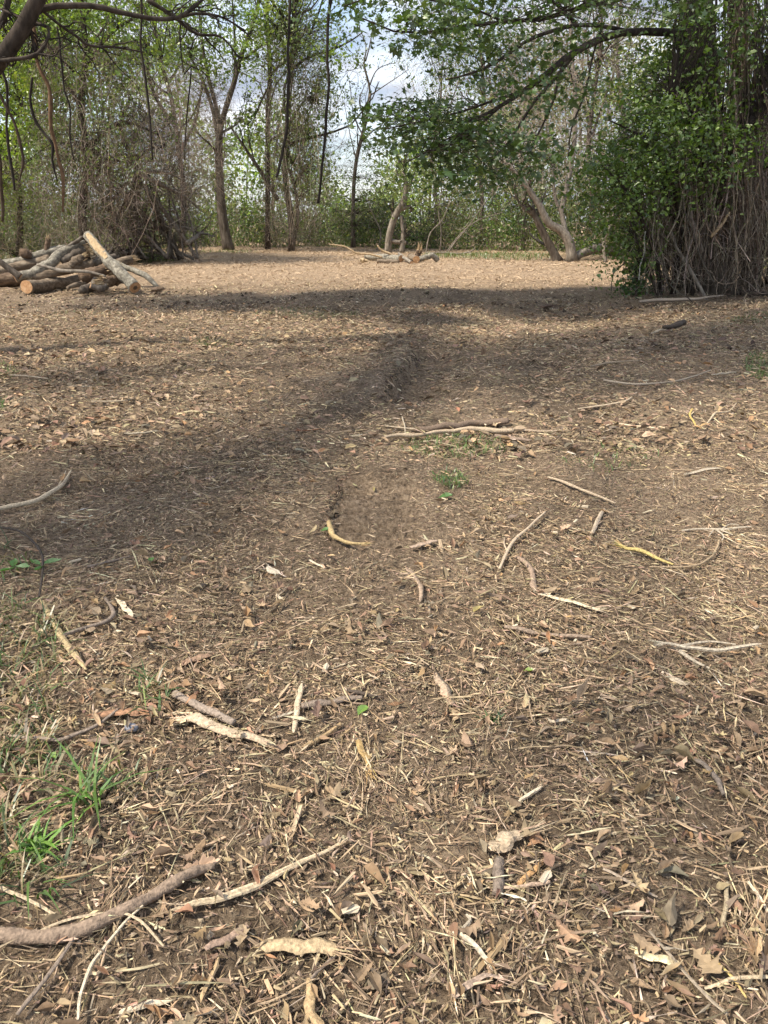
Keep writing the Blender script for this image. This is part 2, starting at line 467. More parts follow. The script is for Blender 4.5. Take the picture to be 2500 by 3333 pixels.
# ------------------------------------------------------------------ the ground
def build_ground():
    rr = [0.25]
    while rr[-1] < 420:
        r = rr[-1]; rr.append(r * (1.009 if 1.0 < r < 14 else 1.02 if r < 60 else 1.12))
    rr = np.array(rr)
    th = np.concatenate([np.linspace(-44, 44, 200), np.linspace(48, 312, 50)])       # degrees from straight ahead
    th = np.radians(th)
    r, a = np.meshgrid(rr, th, indexing='ij')
    x = r * np.sin(a); y = r * np.cos(a)
    z = Zh(x, y)
    n, k = r.shape
    idx = np.arange(n * k).reshape(n, k)
    q = np.stack([idx[:-1], np.roll(idx, -1, 1)[:-1], np.roll(idx, -1, 1)[1:], idx[1:]], -1).reshape(-1, 4)[:, ::-1]
    acc = Acc()
    acc.add(np.stack([x, y, z], -1).reshape(-1, 3), [q])
    acc.add([[0, 0, float(Zh(0., 0.))]], np.zeros((0, 3), int))
    c = n * k
    acc.f.append(np.stack([np.full(k, c), idx[0], np.roll(idx[0], -1)], -1)[:, ::-1])
    o = part('ground', acc, ground_mat(), smooth=True)
    tag(o, 'cleared brown forest floor of churned soil and mulch', 'ground', kind='structure')


build_ground()

# ------------------------------------------------------------------ branching growth
def growth(P, R, nchild, lf, ang, up=0.1, tmin=0.25, n=7, wob=0.22, rfac=0.55, rmin=0.004, lmin=0.15):
    """children for every parent line; returns P2, R2"""
    N, m, _ = P.shape
    cnt = rng.poisson(nchild, N) if nchild > 3 else np.full(N, int(nchild))
    par = np.repeat(np.arange(N), cnt); K = len(par)
    t = tmin + (1 - tmin) * rng.random(K) ** 0.8
    f = t * (m - 1); i = np.minimum(f.astype(int), m - 2); u = (f - i)[:, None]
    p0 = P[par, i] * (1 - u) + P[par, i + 1] * u
    tan = P[par, i + 1] - P[par, i]; tan /= np.linalg.norm(tan, axis=1, keepdims=True) + 1e-9
    Lp = np.linalg.norm(np.diff(P, axis=1), axis=2).sum(1)[par]
    ln = np.maximum(Lp * lf * (1.15 - 0.6 * t) * rng.uniform(0.6, 1.25, K), lmin)
    rp = R[par, i]
    pr = rng.normal(size=(K, 3)); pr -= (pr * tan).sum(1, keepdims=True) * tan; pr /= np.linalg.norm(pr, axis=1, keepdims=True) + 1e-9
    a = np.radians(ang) * rng.uniform(0.65, 1.3, K)
    d = np.cos(a)[:, None] * tan + np.sin(a)[:, None] * pr
    pts = [p0]
    st = (ln / (n - 1))[:, None]
    for s in range(n - 1):
        d = d + rng.normal(size=(K, 3)) * wob + np.array([0, 0, up])
        d /= np.linalg.norm(d, axis=1, keepdims=True)
        pts.append(pts[-1] + d * st)
    P2 = np.stack(pts, 1)
    r0 = np.maximum(rp * rfac * rng.uniform(0.7, 1.1, K), rmin)
    R2 = np.maximum(r0[:, None] * np.linspace(1, 0.35, n)[None], rmin * 0.7)
    return P2, R2


def on_lines(P, k):
    """k random points per line, with the line tangent"""
    N, m, _ = P.shape
    par = np.repeat(np.arange(N), k); K = len(par)
    f = (0.15 + 0.85 * rng.random(K)) * (m - 1); i = np.minimum(f.astype(int), m - 2); u = (f - i)[:, None]
    return P[par, i] * (1 - u) + P[par, i + 1] * u


def leaves_at(acc, pos, size, pal, wts, tmpl=T_LF2, faces=F_LF2, upb=0.6, spread=0.0, var=0.25, col=None):
    K = len(pos)
    if spread: pos = pos + rng.normal(size=(K, 3)) * spread
    nr = rng.normal(size=(K, 3)) * 0.75 + np.array([0, 0, upb])
    M = basis(nr, rng.uniform(0, 2 * np.pi, K))
    s = size * np.exp(rng.normal(size=K) * 0.25)
    scatter(acc, tmpl, faces, pos, M, s, sample_colors(pal, wts, K, var) if col is None else col, 0.02)


def px_poly(poly, n):
    """n random pixels inside a polygon"""
    poly = np.asarray(poly, float); lo, hi = poly.min(0), poly.max(0)
    res = []
    while len(res) < n:
        p = lo + rng.random((n * 2, 2)) * (hi - lo)
        x, y = p[:, 0], p[:, 1]; ins = np.zeros(len(p), bool); j = len(poly) - 1
        for i in range(len(poly)):
            xi, yi = poly[i]; xj, yj = poly[j]
            ins ^= ((yi > y) != (yj > y)) & (x < (xj - xi) * (y - yi) / (yj - yi + 1e-12) + xi)
            j = i
        res += list(p[ins])
    return np.array(res[:n])


def spray_crown(leaf_acc, twig_acc, centers, skel, nleaf, rad, size, pal, wts, tmpl, faces, upb=0.9, twig_r=0.006, twig_col=(.05, .04, .032), sag=0.12):
    """leafy twigs that end at the given points and spring from the nearest point of the skeleton"""
    skel = np.asarray(skel); M = len(centers)
    near = np.empty(M, int)
    for i in range(0, M, 500):
        d = np.linalg.norm(centers[i:i + 500, None] - skel[None], axis=2)
        d = d + rng.random(d.shape) * 0.5
        near[i:i + 500] = d.argmin(1)
    a = skel[near]
    t = np.linspace(0, 1, 6)[None, :, None]
    P = a[:, None] * (1 - t) + centers[:, None] * t
    ln = np.linalg.norm(centers - a, axis=1)[:, None, None]
    P = P + np.array([0, 0, 1.0]) * (np.sin(t * np.pi) * ln * sag) + rng.normal(size=P.shape) * 0.035 * np.minimum(ln, 2.0) * np.sin(t * np.pi)
    R = twig_r * np.sqrt(np.maximum(ln[:, :, 0], 0.2)) * np.linspace(1.5, 0.55, 6)[None]
    tubes(twig_acc, P, R, 3, twig_col)
    if nleaf:
        pos = np.repeat(centers, nleaf, 0) + rng.normal(size=(M * nleaf, 3)) * rad
        c = np.repeat(sample_colors(pal, wts, M, .22), nleaf, 0) * .75 + sample_colors(pal, wts, M * nleaf, .2) * .25
        leaves_at(leaf_acc, pos, size * np.repeat(np.exp(rng.normal(size=M) * .2), nleaf), pal, wts, tmpl, faces, upb, col=c)
    return P


def hang(acc, top, bot, r, n=9, wig=0.1, k=4, col=(.1, .08, .06), bow=0.0):
    top = np.asarray(top); bot = np.asarray(bot); N = len(top)
    t = np.linspace(0, 1, n)[None, :, None]
    P = top[:, None] * (1 - t) + bot[:, None] * t
    w_ = np.cumsum(rng.normal(size=(N, n, 3)) * wig, 1) * np.array([1, 1, 0.35]); w_ -= w_[:, :1]
    P = P + w_ * np.sin(t * np.pi * 0.62)
    if bow: P = P + rng.normal(size=(N, 1, 3)) * bow * np.sin(t * np.pi) * np.array([1, 1, .4])
    R = np.asarray(r)[:, None] * np.linspace(1.05, 0.8, n)[None]
    tubes(acc, P, R, k, col)
    return P


GREEN_SPRING = [(0.22, 0.319, 0.055), (0.165, 0.253, 0.0495), (0.286, 0.374, 0.0715), (0.11, 0.176, 0.0385)]
GREEN_MID = [(0.114, 0.174, 0.042), (0.078, 0.126, 0.0336), (0.156, 0.216, 0.0576), (0.18, 0.204, 0.072)]
GREEN_DARK = [(0.0495, 0.0825, 0.0242), (0.0715, 0.11, 0.0308), (0.0385, 0.0638, 0.0198), (0.099, 0.138, 0.0418)]
GREEN_MAPLE = [(.062, .112, .03), (.085, .142, .036), (.046, .085, .024), (.12, .185, .045)]
TWIG_PINK = [(0.246, 0.196, 0.162), (0.314, 0.258, 0.213), (0.179, 0.146, 0.118), (0.358, 0.297, 0.23)]
VINE_TAN = [(0.23, 0.184, 0.138), (0.322, 0.265, 0.201), (0.138, 0.109, 0.0805), (0.414, 0.356, 0.282), (0.0862, 0.069, 0.0517)]


# ------------------------------------------------------------------ trees
def px_line(pts, Y):
    """pixel polyline at distance(s) Y -> world points"""
    pts = np.asarray(pts, float)
    return at(pts[:, 0], pts[:, 1], np.broadcast_to(np.asarray(Y, float), len(pts)) if np.ndim(Y) == 0 else np.interp(np.linspace(0, 1, len(pts)), np.linspace(0, 1, len(Y)), Y))


def foot(p):
    """carry a line's first point down into the ground"""
    p = np.array(p); p[0, 2] = float(Zh(p[0, 0], p[0, 1])) - 0.08
    return p


def lines(acc, specs, Y, k=8, rough=0.06, col=(1, 1, 1)):
    """specs: (pixel points, [radii in px]); returns the resampled centre lines and radii (n=12)"""
    Ps, Rs = [], []
    for s in specs:
        pts, r = s[0], s[1]; y = s[2] if len(s) > 2 else Y
        p = px_line(pts, y)
        if len(s) > 3 and s[3]: p = foot(p)
        P = smooth_line(p, 14)
        rm = np.interp(np.linspace(0, 1, 14), np.linspace(0, 1, len(r)), np.array(r) * mpp(np.mean(y)))
        if len(s) > 3 and s[3]:                   # root flare
            rm = rm * (1 + 0.18 * np.exp(-np.arange(14) * 1.3))
        tubes(acc, P[None], (rm * (1 + soft(14) * 0.04))[None], k, col, True, rough * .4, 1, 1 + rng.normal(size=k) * rough)
        Ps.append(P); Rs.append(rm)
    return np.array(Ps), np.array(Rs)


def make_tree(name, label, specs, Y, bark, gens, leaf=None, cat='tree', vines=None, group=None, kmain=10, tint=(.06, .05, .04)):
    """specs[0] is the trunk, the rest its limbs; gens: growth steps; leaf: dict for the crown"""
    t0 = foot(px_line(specs[0][0], specs[0][2] if len(specs[0]) > 2 else Y))[0]
    root = empty(name, t0 + np.array([0, 0, 0.08]), label, cat, group)
    a = Acc()
    s0 = list(specs[0]) + [Y] * (3 - len(specs[0])) + [True]
    Pt, Rt = lines(a, [s0[:4]], Y, kmain)
    part('trunk', a, bark, root, smooth=True)
    Ps, Rs = [Pt], [Rt]
    for s in specs[1:]:
        a = Acc(); p, r = lines(a, [s], Y, 8)
        part('limb', a, bark, root, smooth=True)
        Ps.append(p); Rs.append(r)
    P = np.concatenate(Ps); R = np.concatenate(Rs)
    tw = Acc(); cur = (P, R); allp = [P.reshape(-1, 3)]
    for g in gens:
        cur = growth(cur[0], cur[1], **g)
        tubes(tw, cur[0], cur[1], 3 if np.median(cur[1]) < .02 else 4, sample_colors([tint], [1], len(cur[0]), .25))
        allp.append(cur[0].reshape(-1, 3))
    if gens: part('twigs', tw, M_TWIG, root, kind='stuff')
    if leaf:
        lv = Acc(); pos = on_lines(cur[0], leaf['k'])
        if 'keep' in leaf: pos = pos[leaf['keep'](pos)]
        leaves_at(lv, pos, leaf['size'], leaf['pal'], leaf.get('w', [1] * len(leaf['pal'])), upb=.4, spread=leaf.get('spread', .12) * .5)
        part('crown', lv, leaf.get('mat', M_LEAF), root, kind='stuff')
    if vines: vines(root, np.concatenate(allp))
    return root, np.concatenate(allp), cur


def drape(n, px, top, bot, Y, r=(.004, .012), pal=VINE_TAN, wig=.05, bow=.15, n_=9, name='vines', dy=0.7):
    """thin vines hanging inside a pixel band, as a part"""
    def f(root, skel):
        a = Acc()
        x0 = rng.uniform(px[0], px[1], n); y0 = rng.uniform(top[0], top[1], n); y1 = np.minimum(rng.uniform(bot[0], bot[1], n), 10000)
        Yv = rng.normal(Y, dy, n)
        A = at(x0, y0, Yv); B = at(x0 + rng.normal(size=n) * 22, np.maximum(y1, y0 + 40), Yv + rng.normal(size=n) * .3)
        B[:, 2] = np.maximum(B[:, 2], Zh(B[:, 0], B[:, 1]))
        hang(a, A, B, rng.uniform(*r, n), n_, wig, 3, sample_colors(pal, [1] * len(pal), n, .25), bow)
        part(name, a, M_VINE, root, kind='stuff')
    return f


def multi(*fs):
    def f(root, skel):
        for g in fs: g(root, skel)
    return f


def haze_twigs(poly, n, Y, ln=1.3, pal=TWIG_PINK, r=(.003, .007), name='dead_vines', dy=1.5):
    """a fuzz of fine dead twigs and tendrils filling part of a crown"""
    def f(root, skel):
        a = Acc()
        p = px_poly(poly, n); c = at(p[:, 0], p[:, 1], rng.normal(Y, dy, n))
        d = rng.normal(size=(n, 3)) * np.array([.8, .8, .9]); d /= np.linalg.norm(d, axis=1, keepdims=True)
        l = ln * rng.uniform(.5, 1.4, n)[:, None]
        pts = [c - d * l / 2]
        for s in range(4):
            d = d + rng.normal(size=(n, 3)) * .4 + np.array([0, 0, -.09]); d /= np.linalg.norm(d, axis=1, keepdims=True)
            pts.append(pts[-1] + d * l / 4)
        tubes(a, np.stack(pts, 1), rng.uniform(*r, n)[:, None] * np.linspace(1, .6, 5)[None], 3, sample_colors(pal, [1] * len(pal), n, .2))
        part(name, a, M_TWIG, root, kind='stuff')
    return f


def leaf_mass(poly, n, Y, size, pal, name='crown', dy=2.0, clump=22, crad=.34, mat=None, tm=T_LF2, fc=F_LF2, w=None):
    """leaf clumps filling a pixel polygon at some depth"""
    def f(root, skel):
        lv, tw = Acc(), Acc()
        m = max(1, int(n * 1.3) // clump)
        g = max(3, m // 7); p = px_poly(poly, g); big = at(p[:, 0], p[:, 1], rng.normal(Y, dy, g))       # boughs, each with a handful of sprays
        c = big[rng.integers(0, g, m)] + rng.normal(size=(m, 3)) * np.array([.8, .8, .4]) * (crad / .34); c[:, 2] = np.maximum(c[:, 2], .25)
        spray_crown(lv, tw, c, skel[rng.choice(len(skel), min(len(skel), 400), replace=False)], clump, np.array([crad, crad, crad * .6]), size, pal, w or [1] * len(pal), tm, fc, .5, .006)
        part(name, lv, mat or M_LEAF, root, kind='stuff')
        part('twigs', tw, M_TWIG, root, kind='stuff')
    return f


G1 = dict(nchild=7, lf=.42, ang=46, up=.10, tmin=.35)
G2 = dict(nchild=4, lf=.5, ang=42, up=.06, rmin=.006, n=6)
G3 = dict(nchild=4, lf=.55, ang=45, up=.03, rmin=.004, n=5)

# tall forked tree beside the path opening
make_tree('forked_tree', 'tall grey tree forking into three stems, left of the vine-wrapped tree', [
    ([(745, 815), (728, 735), (716, 600), (712, 480), (717, 405)], [17.36, 14, 11.76, 11.2, 10.64]),
    ([(717, 410), (742, 330), (762, 270), (785, 180), (830, 60), (850, -60), (860, -220)], [8.4, 7.84, 6.72, 6.16, 5.04, 3.92, 2.24]),
    ([(716, 420), (700, 335), (672, 225), (655, 110), (640, -60)], [7.28, 6.16, 5.04, 3.36, 1.68]),
    ([(712, 470), (690, 350), (650, 240), (610, 170), (560, 60)], [6.16, 5.6, 4.48, 2.8, 1.68]),
    ([(785, 200), (850, 150), (930, 110), (1010, 90)], [3.92, 3.36, 2.24, 1.12]),
    ([(762, 270), (765, 180), (760, 60), (750, -80)], [4.48, 3.92, 2.8, 1.68])], 42, M_BARK,
    [G1, G2, G3], dict(k=2, size=.13, pal=GREEN_SPRING + GREEN_MID, spread=.2),
    vines=multi(haze_twigs([(560, 200), (760, 260), (740, 620), (600, 640), (480, 480)], 1300, 41),
                leaf_mass([(430, -250), (1000, -250), (900, 160), (760, 330), (560, 260), (430, 150)], 9000, 42, .13, GREEN_SPRING + GREEN_MID, dy=2.5)))
# straight tree
make_tree('straight_tree', 'slim straight dark tree rising just left of the vine-wrapped tree', [
    ([(872, 808), (872, 640), (872, 500), (874, 330), (880, 230), (872, 100), (866, -120)], [8.4, 7.7, 7.7, 7.7, 7, 5.6, 3.5]),
    ([(876, 280), (850, 330), (815, 420)], [3.5, 2.8, 1.4]), ([(872, 120), (930, 60), (985, -30)], [3.5, 2.8, 1.4])], 44, M_BARKD,
    [G1, G2, G3], dict(k=2, size=.12, pal=GREEN_MID, spread=.2),
    vines=leaf_mass([(830, -250), (1110, -250), (1100, 200), (1080, 300), (960, 380), (840, 250)], 6000, 43, .12, GREEN_MID + GREEN_SPRING, dy=2))
# vine wrapped tree
make_tree('vine_wrapped_tree', 'thick tree shrouded in brown hanging vines at the clearing edge', [
    ([(948, 820), (950, 740), (938, 650), (928, 560), (936, 400), (948, 220), (960, 60), (965, -150)], [11.4, 10.2, 9.6, 9, 7.8, 6.6, 5.4, 3]),
    ([(905, 650), (850, 560), (790, 470), (745, 405)], [7.2, 6, 4.2, 1.8]),
    ([(940, 400), (990, 330), (1040, 300)], [4.2, 3, 1.2]), ([(948, 240), (975, 120), (1040, 100)], [4.2, 3, 1.2]),
    ([(955, 800), (970, 700), (955, 590), (925, 520)], [6, 5.4, 4.8, 3])], 41, M_BARK,
    [G1, G2, G3], dict(k=2, size=.11, pal=GREEN_MID + [(.16, .15, .07)], spread=.15),
    vines=multi(drape(170, (868, 1050), (150, 620), (420, 830), 40.4, (.005, .014), wig=.1, bow=.5, dy=.6),
                haze_twigs([(850, 130), (1010, 60), (1090, 320), (1070, 600), (1030, 780), (870, 790), (860, 450)], 2300, 40.6, 1.1, TWIG_PINK + [(.16, .15, .08)], dy=.8),
                leaf_mass([(870, 100), (1030, 80), (1110, 380), (1060, 640), (940, 620), (880, 400)], 4500, 40.5, .10, GREEN_MID + [(.14, .14, .06)], dy=.8, crad=.28)))
# bare tree in the gap
make_tree('bare_tree', 'nearly leafless slender tree standing in the sky gap', [
    ([(1150, 812), (1150, 700), (1152, 600), (1162, 510), (1180, 440), (1196, 370), (1205, 300)], [7.8, 7.2, 6.6, 6, 6, 5.4, 4.8]),
    ([(1205, 310), (1200, 270), (1185, 210), (1192, 150), (1170, 90), (1160, 40)], [3.6, 3, 2.4, 1.8, 1.2, 0.72]),
    ([(1190, 200), (1205, 140), (1215, 70)], [2.1, 1.5, 0.78]), ([(1202, 280), (1225, 230), (1260, 210), (1290, 205)], [2.4, 1.8, 1.2, 0.72]),
    ([(1206, 310), (1250, 280), (1310, 240), (1330, 225)], [2.1, 1.5, 1.08, 0.72]), ([(1180, 440), (1150, 370), (1140, 280), (1130, 240)], [2.4, 1.8, 1.2, 0.72]),
    ([(1160, 520), (1140, 440), (1120, 330)], [1.8, 1.2, 0.72]), ([(1190, 390), (1170, 330), (1190, 270)], [2.4, 1.5, 0.78])], 47, M_BARK,
    [dict(nchild=4, lf=.4, ang=38, up=.14, rmin=.008), dict(nchild=3, lf=.5, ang=40, up=.08, rmin=.005)], dict(k=1, size=.09, pal=GREEN_MID, spread=.1),
    vines=multi(leaf_mass([(1090, 520), (1210, 470), (1260, 640), (1250, 800), (1080, 810), (1085, 690), (1130, 690)], 3000, 47, .10, GREEN_MID + GREEN_DARK, dy=.8, crad=.32),
                haze_twigs([(1070, 430), (1240, 420), (1290, 700), (1060, 780)], 500, 47, 1.6)))
# stub tree
make_tree('stub_tree', 'crooked bare tree with sawn stub branches behind the far log pile', [
    ([(1362 - 100, 818), (1268, 765), (1288, 700), (1315, 655), (1322, 600), (1310, 560)], [11.9, 11.05, 10.2, 10.2, 8.5, 5.95]),
    ([(1308, 680), (1332, 672), (1340, 688)], [7.65, 5.95, 4.25]), ([(1268, 782), (1295, 788), (1322, 790)], [6.8, 6.8, 6.38]),
    ([(1308, 822), (1312, 760), (1304, 700)], [8.5, 6.8, 5.95]), ([(1318, 630), (1335, 600), (1345, 570)], [5.1, 3.4, 1.7])], 38, M_BARKP,
    [dict(nchild=5, lf=.5, ang=50, up=.1, rmin=.008), G3], None,
    vines=leaf_mass([(1270, 560), (1370, 540), (1380, 660), (1290, 690)], 900, 38, .1, GREEN_MID, dy=.4, crad=.25))
# leaning pair on the right and their fallen neighbour
make_tree('leaning_tree', 'grey trunk leaning hard left and snapped off, beside the twisted tree', [
    ([(1818, 856), (1785, 790), (1752, 725), (1728, 672)], [15.36, 12.8, 10.88, 8.96]),
    ([(1742, 705), (1700, 672), (1680, 640), (1672, 600)], [5.12, 4.48, 3.2, 1.92])], 31.5, M_BARK,
    [dict(nchild=5, lf=.7, ang=45, up=.05, rmin=.006), G3], None)
make_tree('twisted_tree', 'pale twisted tree with an elbow bend, right of the snapped leaning trunk', [
    ([(1862, 864), (1860, 815), (1845, 770), (1812, 738), (1782, 724), (1766, 685), (1735, 635), (1695, 580), (1640, 520)], [16.8, 14.7, 13.3, 11.9, 11.2, 9.8, 9.1, 7.7, 5.6], 31.0),
    ([(1856, 800), (1832, 720), (1828, 665), (1850, 590), (1868, 480), (1872, 330), (1862, 180), (1850, -60)], [8.4, 8.4, 7.7, 7.7, 6.3, 5.6, 4.9, 2.8], (31.2, 32.5)),
    ([(1826, 690), (1806, 640), (1802, 560), (1800, 500)], [6.3, 4.9, 4.2, 3.5], 31.6),
    ([(1640, 525), (1580, 470), (1500, 450)], [4.9, 3.5, 1.4], 31.0)], 31, M_BARKP,
    [dict(nchild=6, lf=.4, ang=45, up=.1, tmin=.4, rmin=.008), G2, G3], dict(k=1, size=.09, pal=GREEN_MID, spread=.15),
    vines=multi(drape(16, (1640, 1900), (200, 520), (480, 760), 31, (.004, .011)), haze_twigs([(1640, 120), (1900, 120), (1900, 600), (1600, 600)], 1000, 32.5, 1.5, TWIG_PINK, (.004, .009))))
a = Acc(); pf = px_line([(1872, 838), (1905, 818), (1950, 806), (2000, 818), (2050, 846)], (31.5, 33.5))
r0 = empty('fallen_tree', pf[0], 'arched fallen grey trunk lying behind the twisted pale tree', 'log')
limb(a, pf, np.array([13, 15, 16, 17, 18]) * mpp(32.5), 24, 12, .05); part('trunk', a, M_BARKP, r0, smooth=True)
a = Acc(); leaves_at(a, np.repeat(at(np.array([1900., 1880, 1912]), np.array([800., 806, 796]), np.full(3, 32.)), 60, 0), .1, GREEN_SPRING, [1] * 4, spread=.14); part('leaf_sprout', a, M_LEAF, r0, kind='stuff')
make_tree('sapling', 'slim pale sapling between the fallen trunk and the leafy shrub', [
    ([(1972, 866), (1966, 800), (1970, 765), (1995, 715), (2010, 640)], [7, 6, 5.5, 5, 3])], 30, M_BARKP, [G1, G3], dict(k=2, size=.09, pal=GREEN_MID))

# background trees on the right half
for i, (pts, rr_, Y, lab) in enumerate([
        ([(1560, 815), (1570, 650), (1556, 480), (1575, 300), (1560, 100), (1570, -100)], [9, 9, 8, 7, 5, 3], 44, 'slender tree behind the maple boughs, left of the twisted tree'),
        ([(1700, 815), (1706, 620), (1690, 420), (1730, 250), (1740, 90), (1720, -120)], [11, 10, 9, 7, 5, 3], 42, 'grey tree behind the snapped leaning trunk'),
        ([(1920, 815), (1930, 650), (1915, 480), (1935, 300), (1960, 120), (1950, -120)], [14, 13, 11, 9, 6, 3], 39, 'mossy grey trunk behind the arched fallen trunk'),
        ([(2030, 815), (2020, 600), (2035, 400), (2010, 200), (2030, -100)], [11, 10, 9, 7, 4], 40, 'grey tree half hidden behind the leafy shrub'),
        ([(1410, 812), (1420, 660), (1405, 520), (1430, 380), (1440, 200)], [7, 7, 6, 5, 3], 50, 'thin tree in the undergrowth just right of the sky gap')]):
    x0 = pts[0][0]
    rr_ = [q * .68 for q in rr_]
    make_tree('background_tree', lab, [(pts, rr_),
        ([pts[2], (pts[2][0] + 40 * (-1) ** i, pts[2][1] - 120), (pts[2][0] + 90 * (-1) ** i, pts[2][1] - 260)], [rr_[2] * .6, rr_[2] * .4, 2])], Y, M_BARKP if i % 2 else M_BARK,
        [G1, G2, G3], dict(k=1, size=.11, pal=GREEN_SPRING + GREEN_MID + [(.2, .19, .1)], spread=.2),
        vines=multi(leaf_mass([(x0 - 170, -200), (x0 + 170, -200), (x0 + 150, 350), (x0 + 60, 640), (x0 - 100, 600), (x0 - 160, 250)], 3600 if i != 4 else 1200, Y, .12, GREEN_MID + GREEN_SPRING + [(.17, .17, .08)], dy=2.2),
                    haze_twigs([(x0 - 150, 0), (x0 + 150, 0), (x0 + 120, 600), (x0 - 120, 620)], 1100, Y, 1.5, dy=2), drape(6, (x0 - 80, x0 + 80), (50, 450), (400, 790), Y, (.005, .012))))

# left side: vine-hung trees and the sunlit green behind them
make_tree('vine_hung_tree', 'tree buried in a curtain of dead vines behind the log pile', [
    ([(280, 842), (268, 700), (285, 520), (262, 350), (280, 180), (260, -60), (265, -260)], [15, 14, 12, 11, 9, 7, 4]),
    ([(270, 520), (340, 430), (420, 400), (520, 440)], [8, 7, 5, 3]), ([(265, 350), (200, 240), (130, 150)], [7, 5, 3]), ([(275, 230), (350, 120), (430, 60)], [7, 5, 3])], 29, M_BARKD,
    [G1, G2, G3], dict(k=1, size=.09, pal=GREEN_MID),
    vines=multi(drape(170, (120, 440), (60, 520), (500, 845), 28.4, (.003, .010), wig=.09, bow=.5),
                haze_twigs([(110, 120), (460, 160), (560, 420), (480, 640), (420, 800), (150, 820), (120, 500)], 2500, 28.5, .95, TWIG_PINK + [(.13, .13, .07)], (.0025, .005), dy=1.2),
                leaf_mass([(60, -150), (460, -150), (420, 230), (300, 330), (90, 300)], 9500, 30.5, .12, GREEN_SPRING + [(.13, .17, .045)], dy=1.6),
                leaf_mass([(150, 300), (420, 260), (480, 480), (400, 780), (140, 780)], 3500, 29.5, .085, GREEN_MID, dy=1.3)))
make_tree('sunlit_tree', 'bright yellow-green leafed tree at the far left edge', [
    ([(60, 838), (66, 680), (50, 480), (70, 300), (60, 60), (70, -250)], [9, 9, 8, 7, 5, 3])], 33, M_BARKD,
    [G1, G2, G3], dict(k=2, size=.11, pal=GREEN_SPRING, spread=.2),
    vines=multi(leaf_mass([(-200, -250), (200, -250), (230, 200), (190, 500), (130, 690), (-200, 700)], 15000, 32.6, .15, [(.30, .40, .06), (.23, .33, .05), (.16, .24, .045)], dy=1.5),
                haze_twigs([(-200, 500), (180, 520), (230, 830), (-200, 830)], 1600, 29.5, .9, [(.2, .17, .13), (.15, .14, .08)])))
make_tree('pink_twig_tree', 'hazy pinkish leafless tree between the vine curtain and forked tree', [
    ([(590, 815), (600, 640), (580, 480), (560, 330), (520, 180), (500, 0)], [10, 9, 8, 7, 5, 3]), ([(585, 500), (640, 380), (660, 250)], [6, 4, 2]), ([(575, 420), (500, 300), (470, 160)], [6, 4, 2])], 45, M_BARK,
    [G1, G2, G3], None,
    vines=multi(haze_twigs([(430, 120), (640, 120), (730, 420), (680, 660), (470, 640), (440, 350)], 1800, 44, 1.4, [(.25, .19, .165), (.20, .155, .135), (.28, .23, .2)], (.004, .008), dy=2),
                leaf_mass([(430, -200), (700, -200), (680, 200), (480, 240)], 3000, 46, .12, GREEN_SPRING, dy=2)))

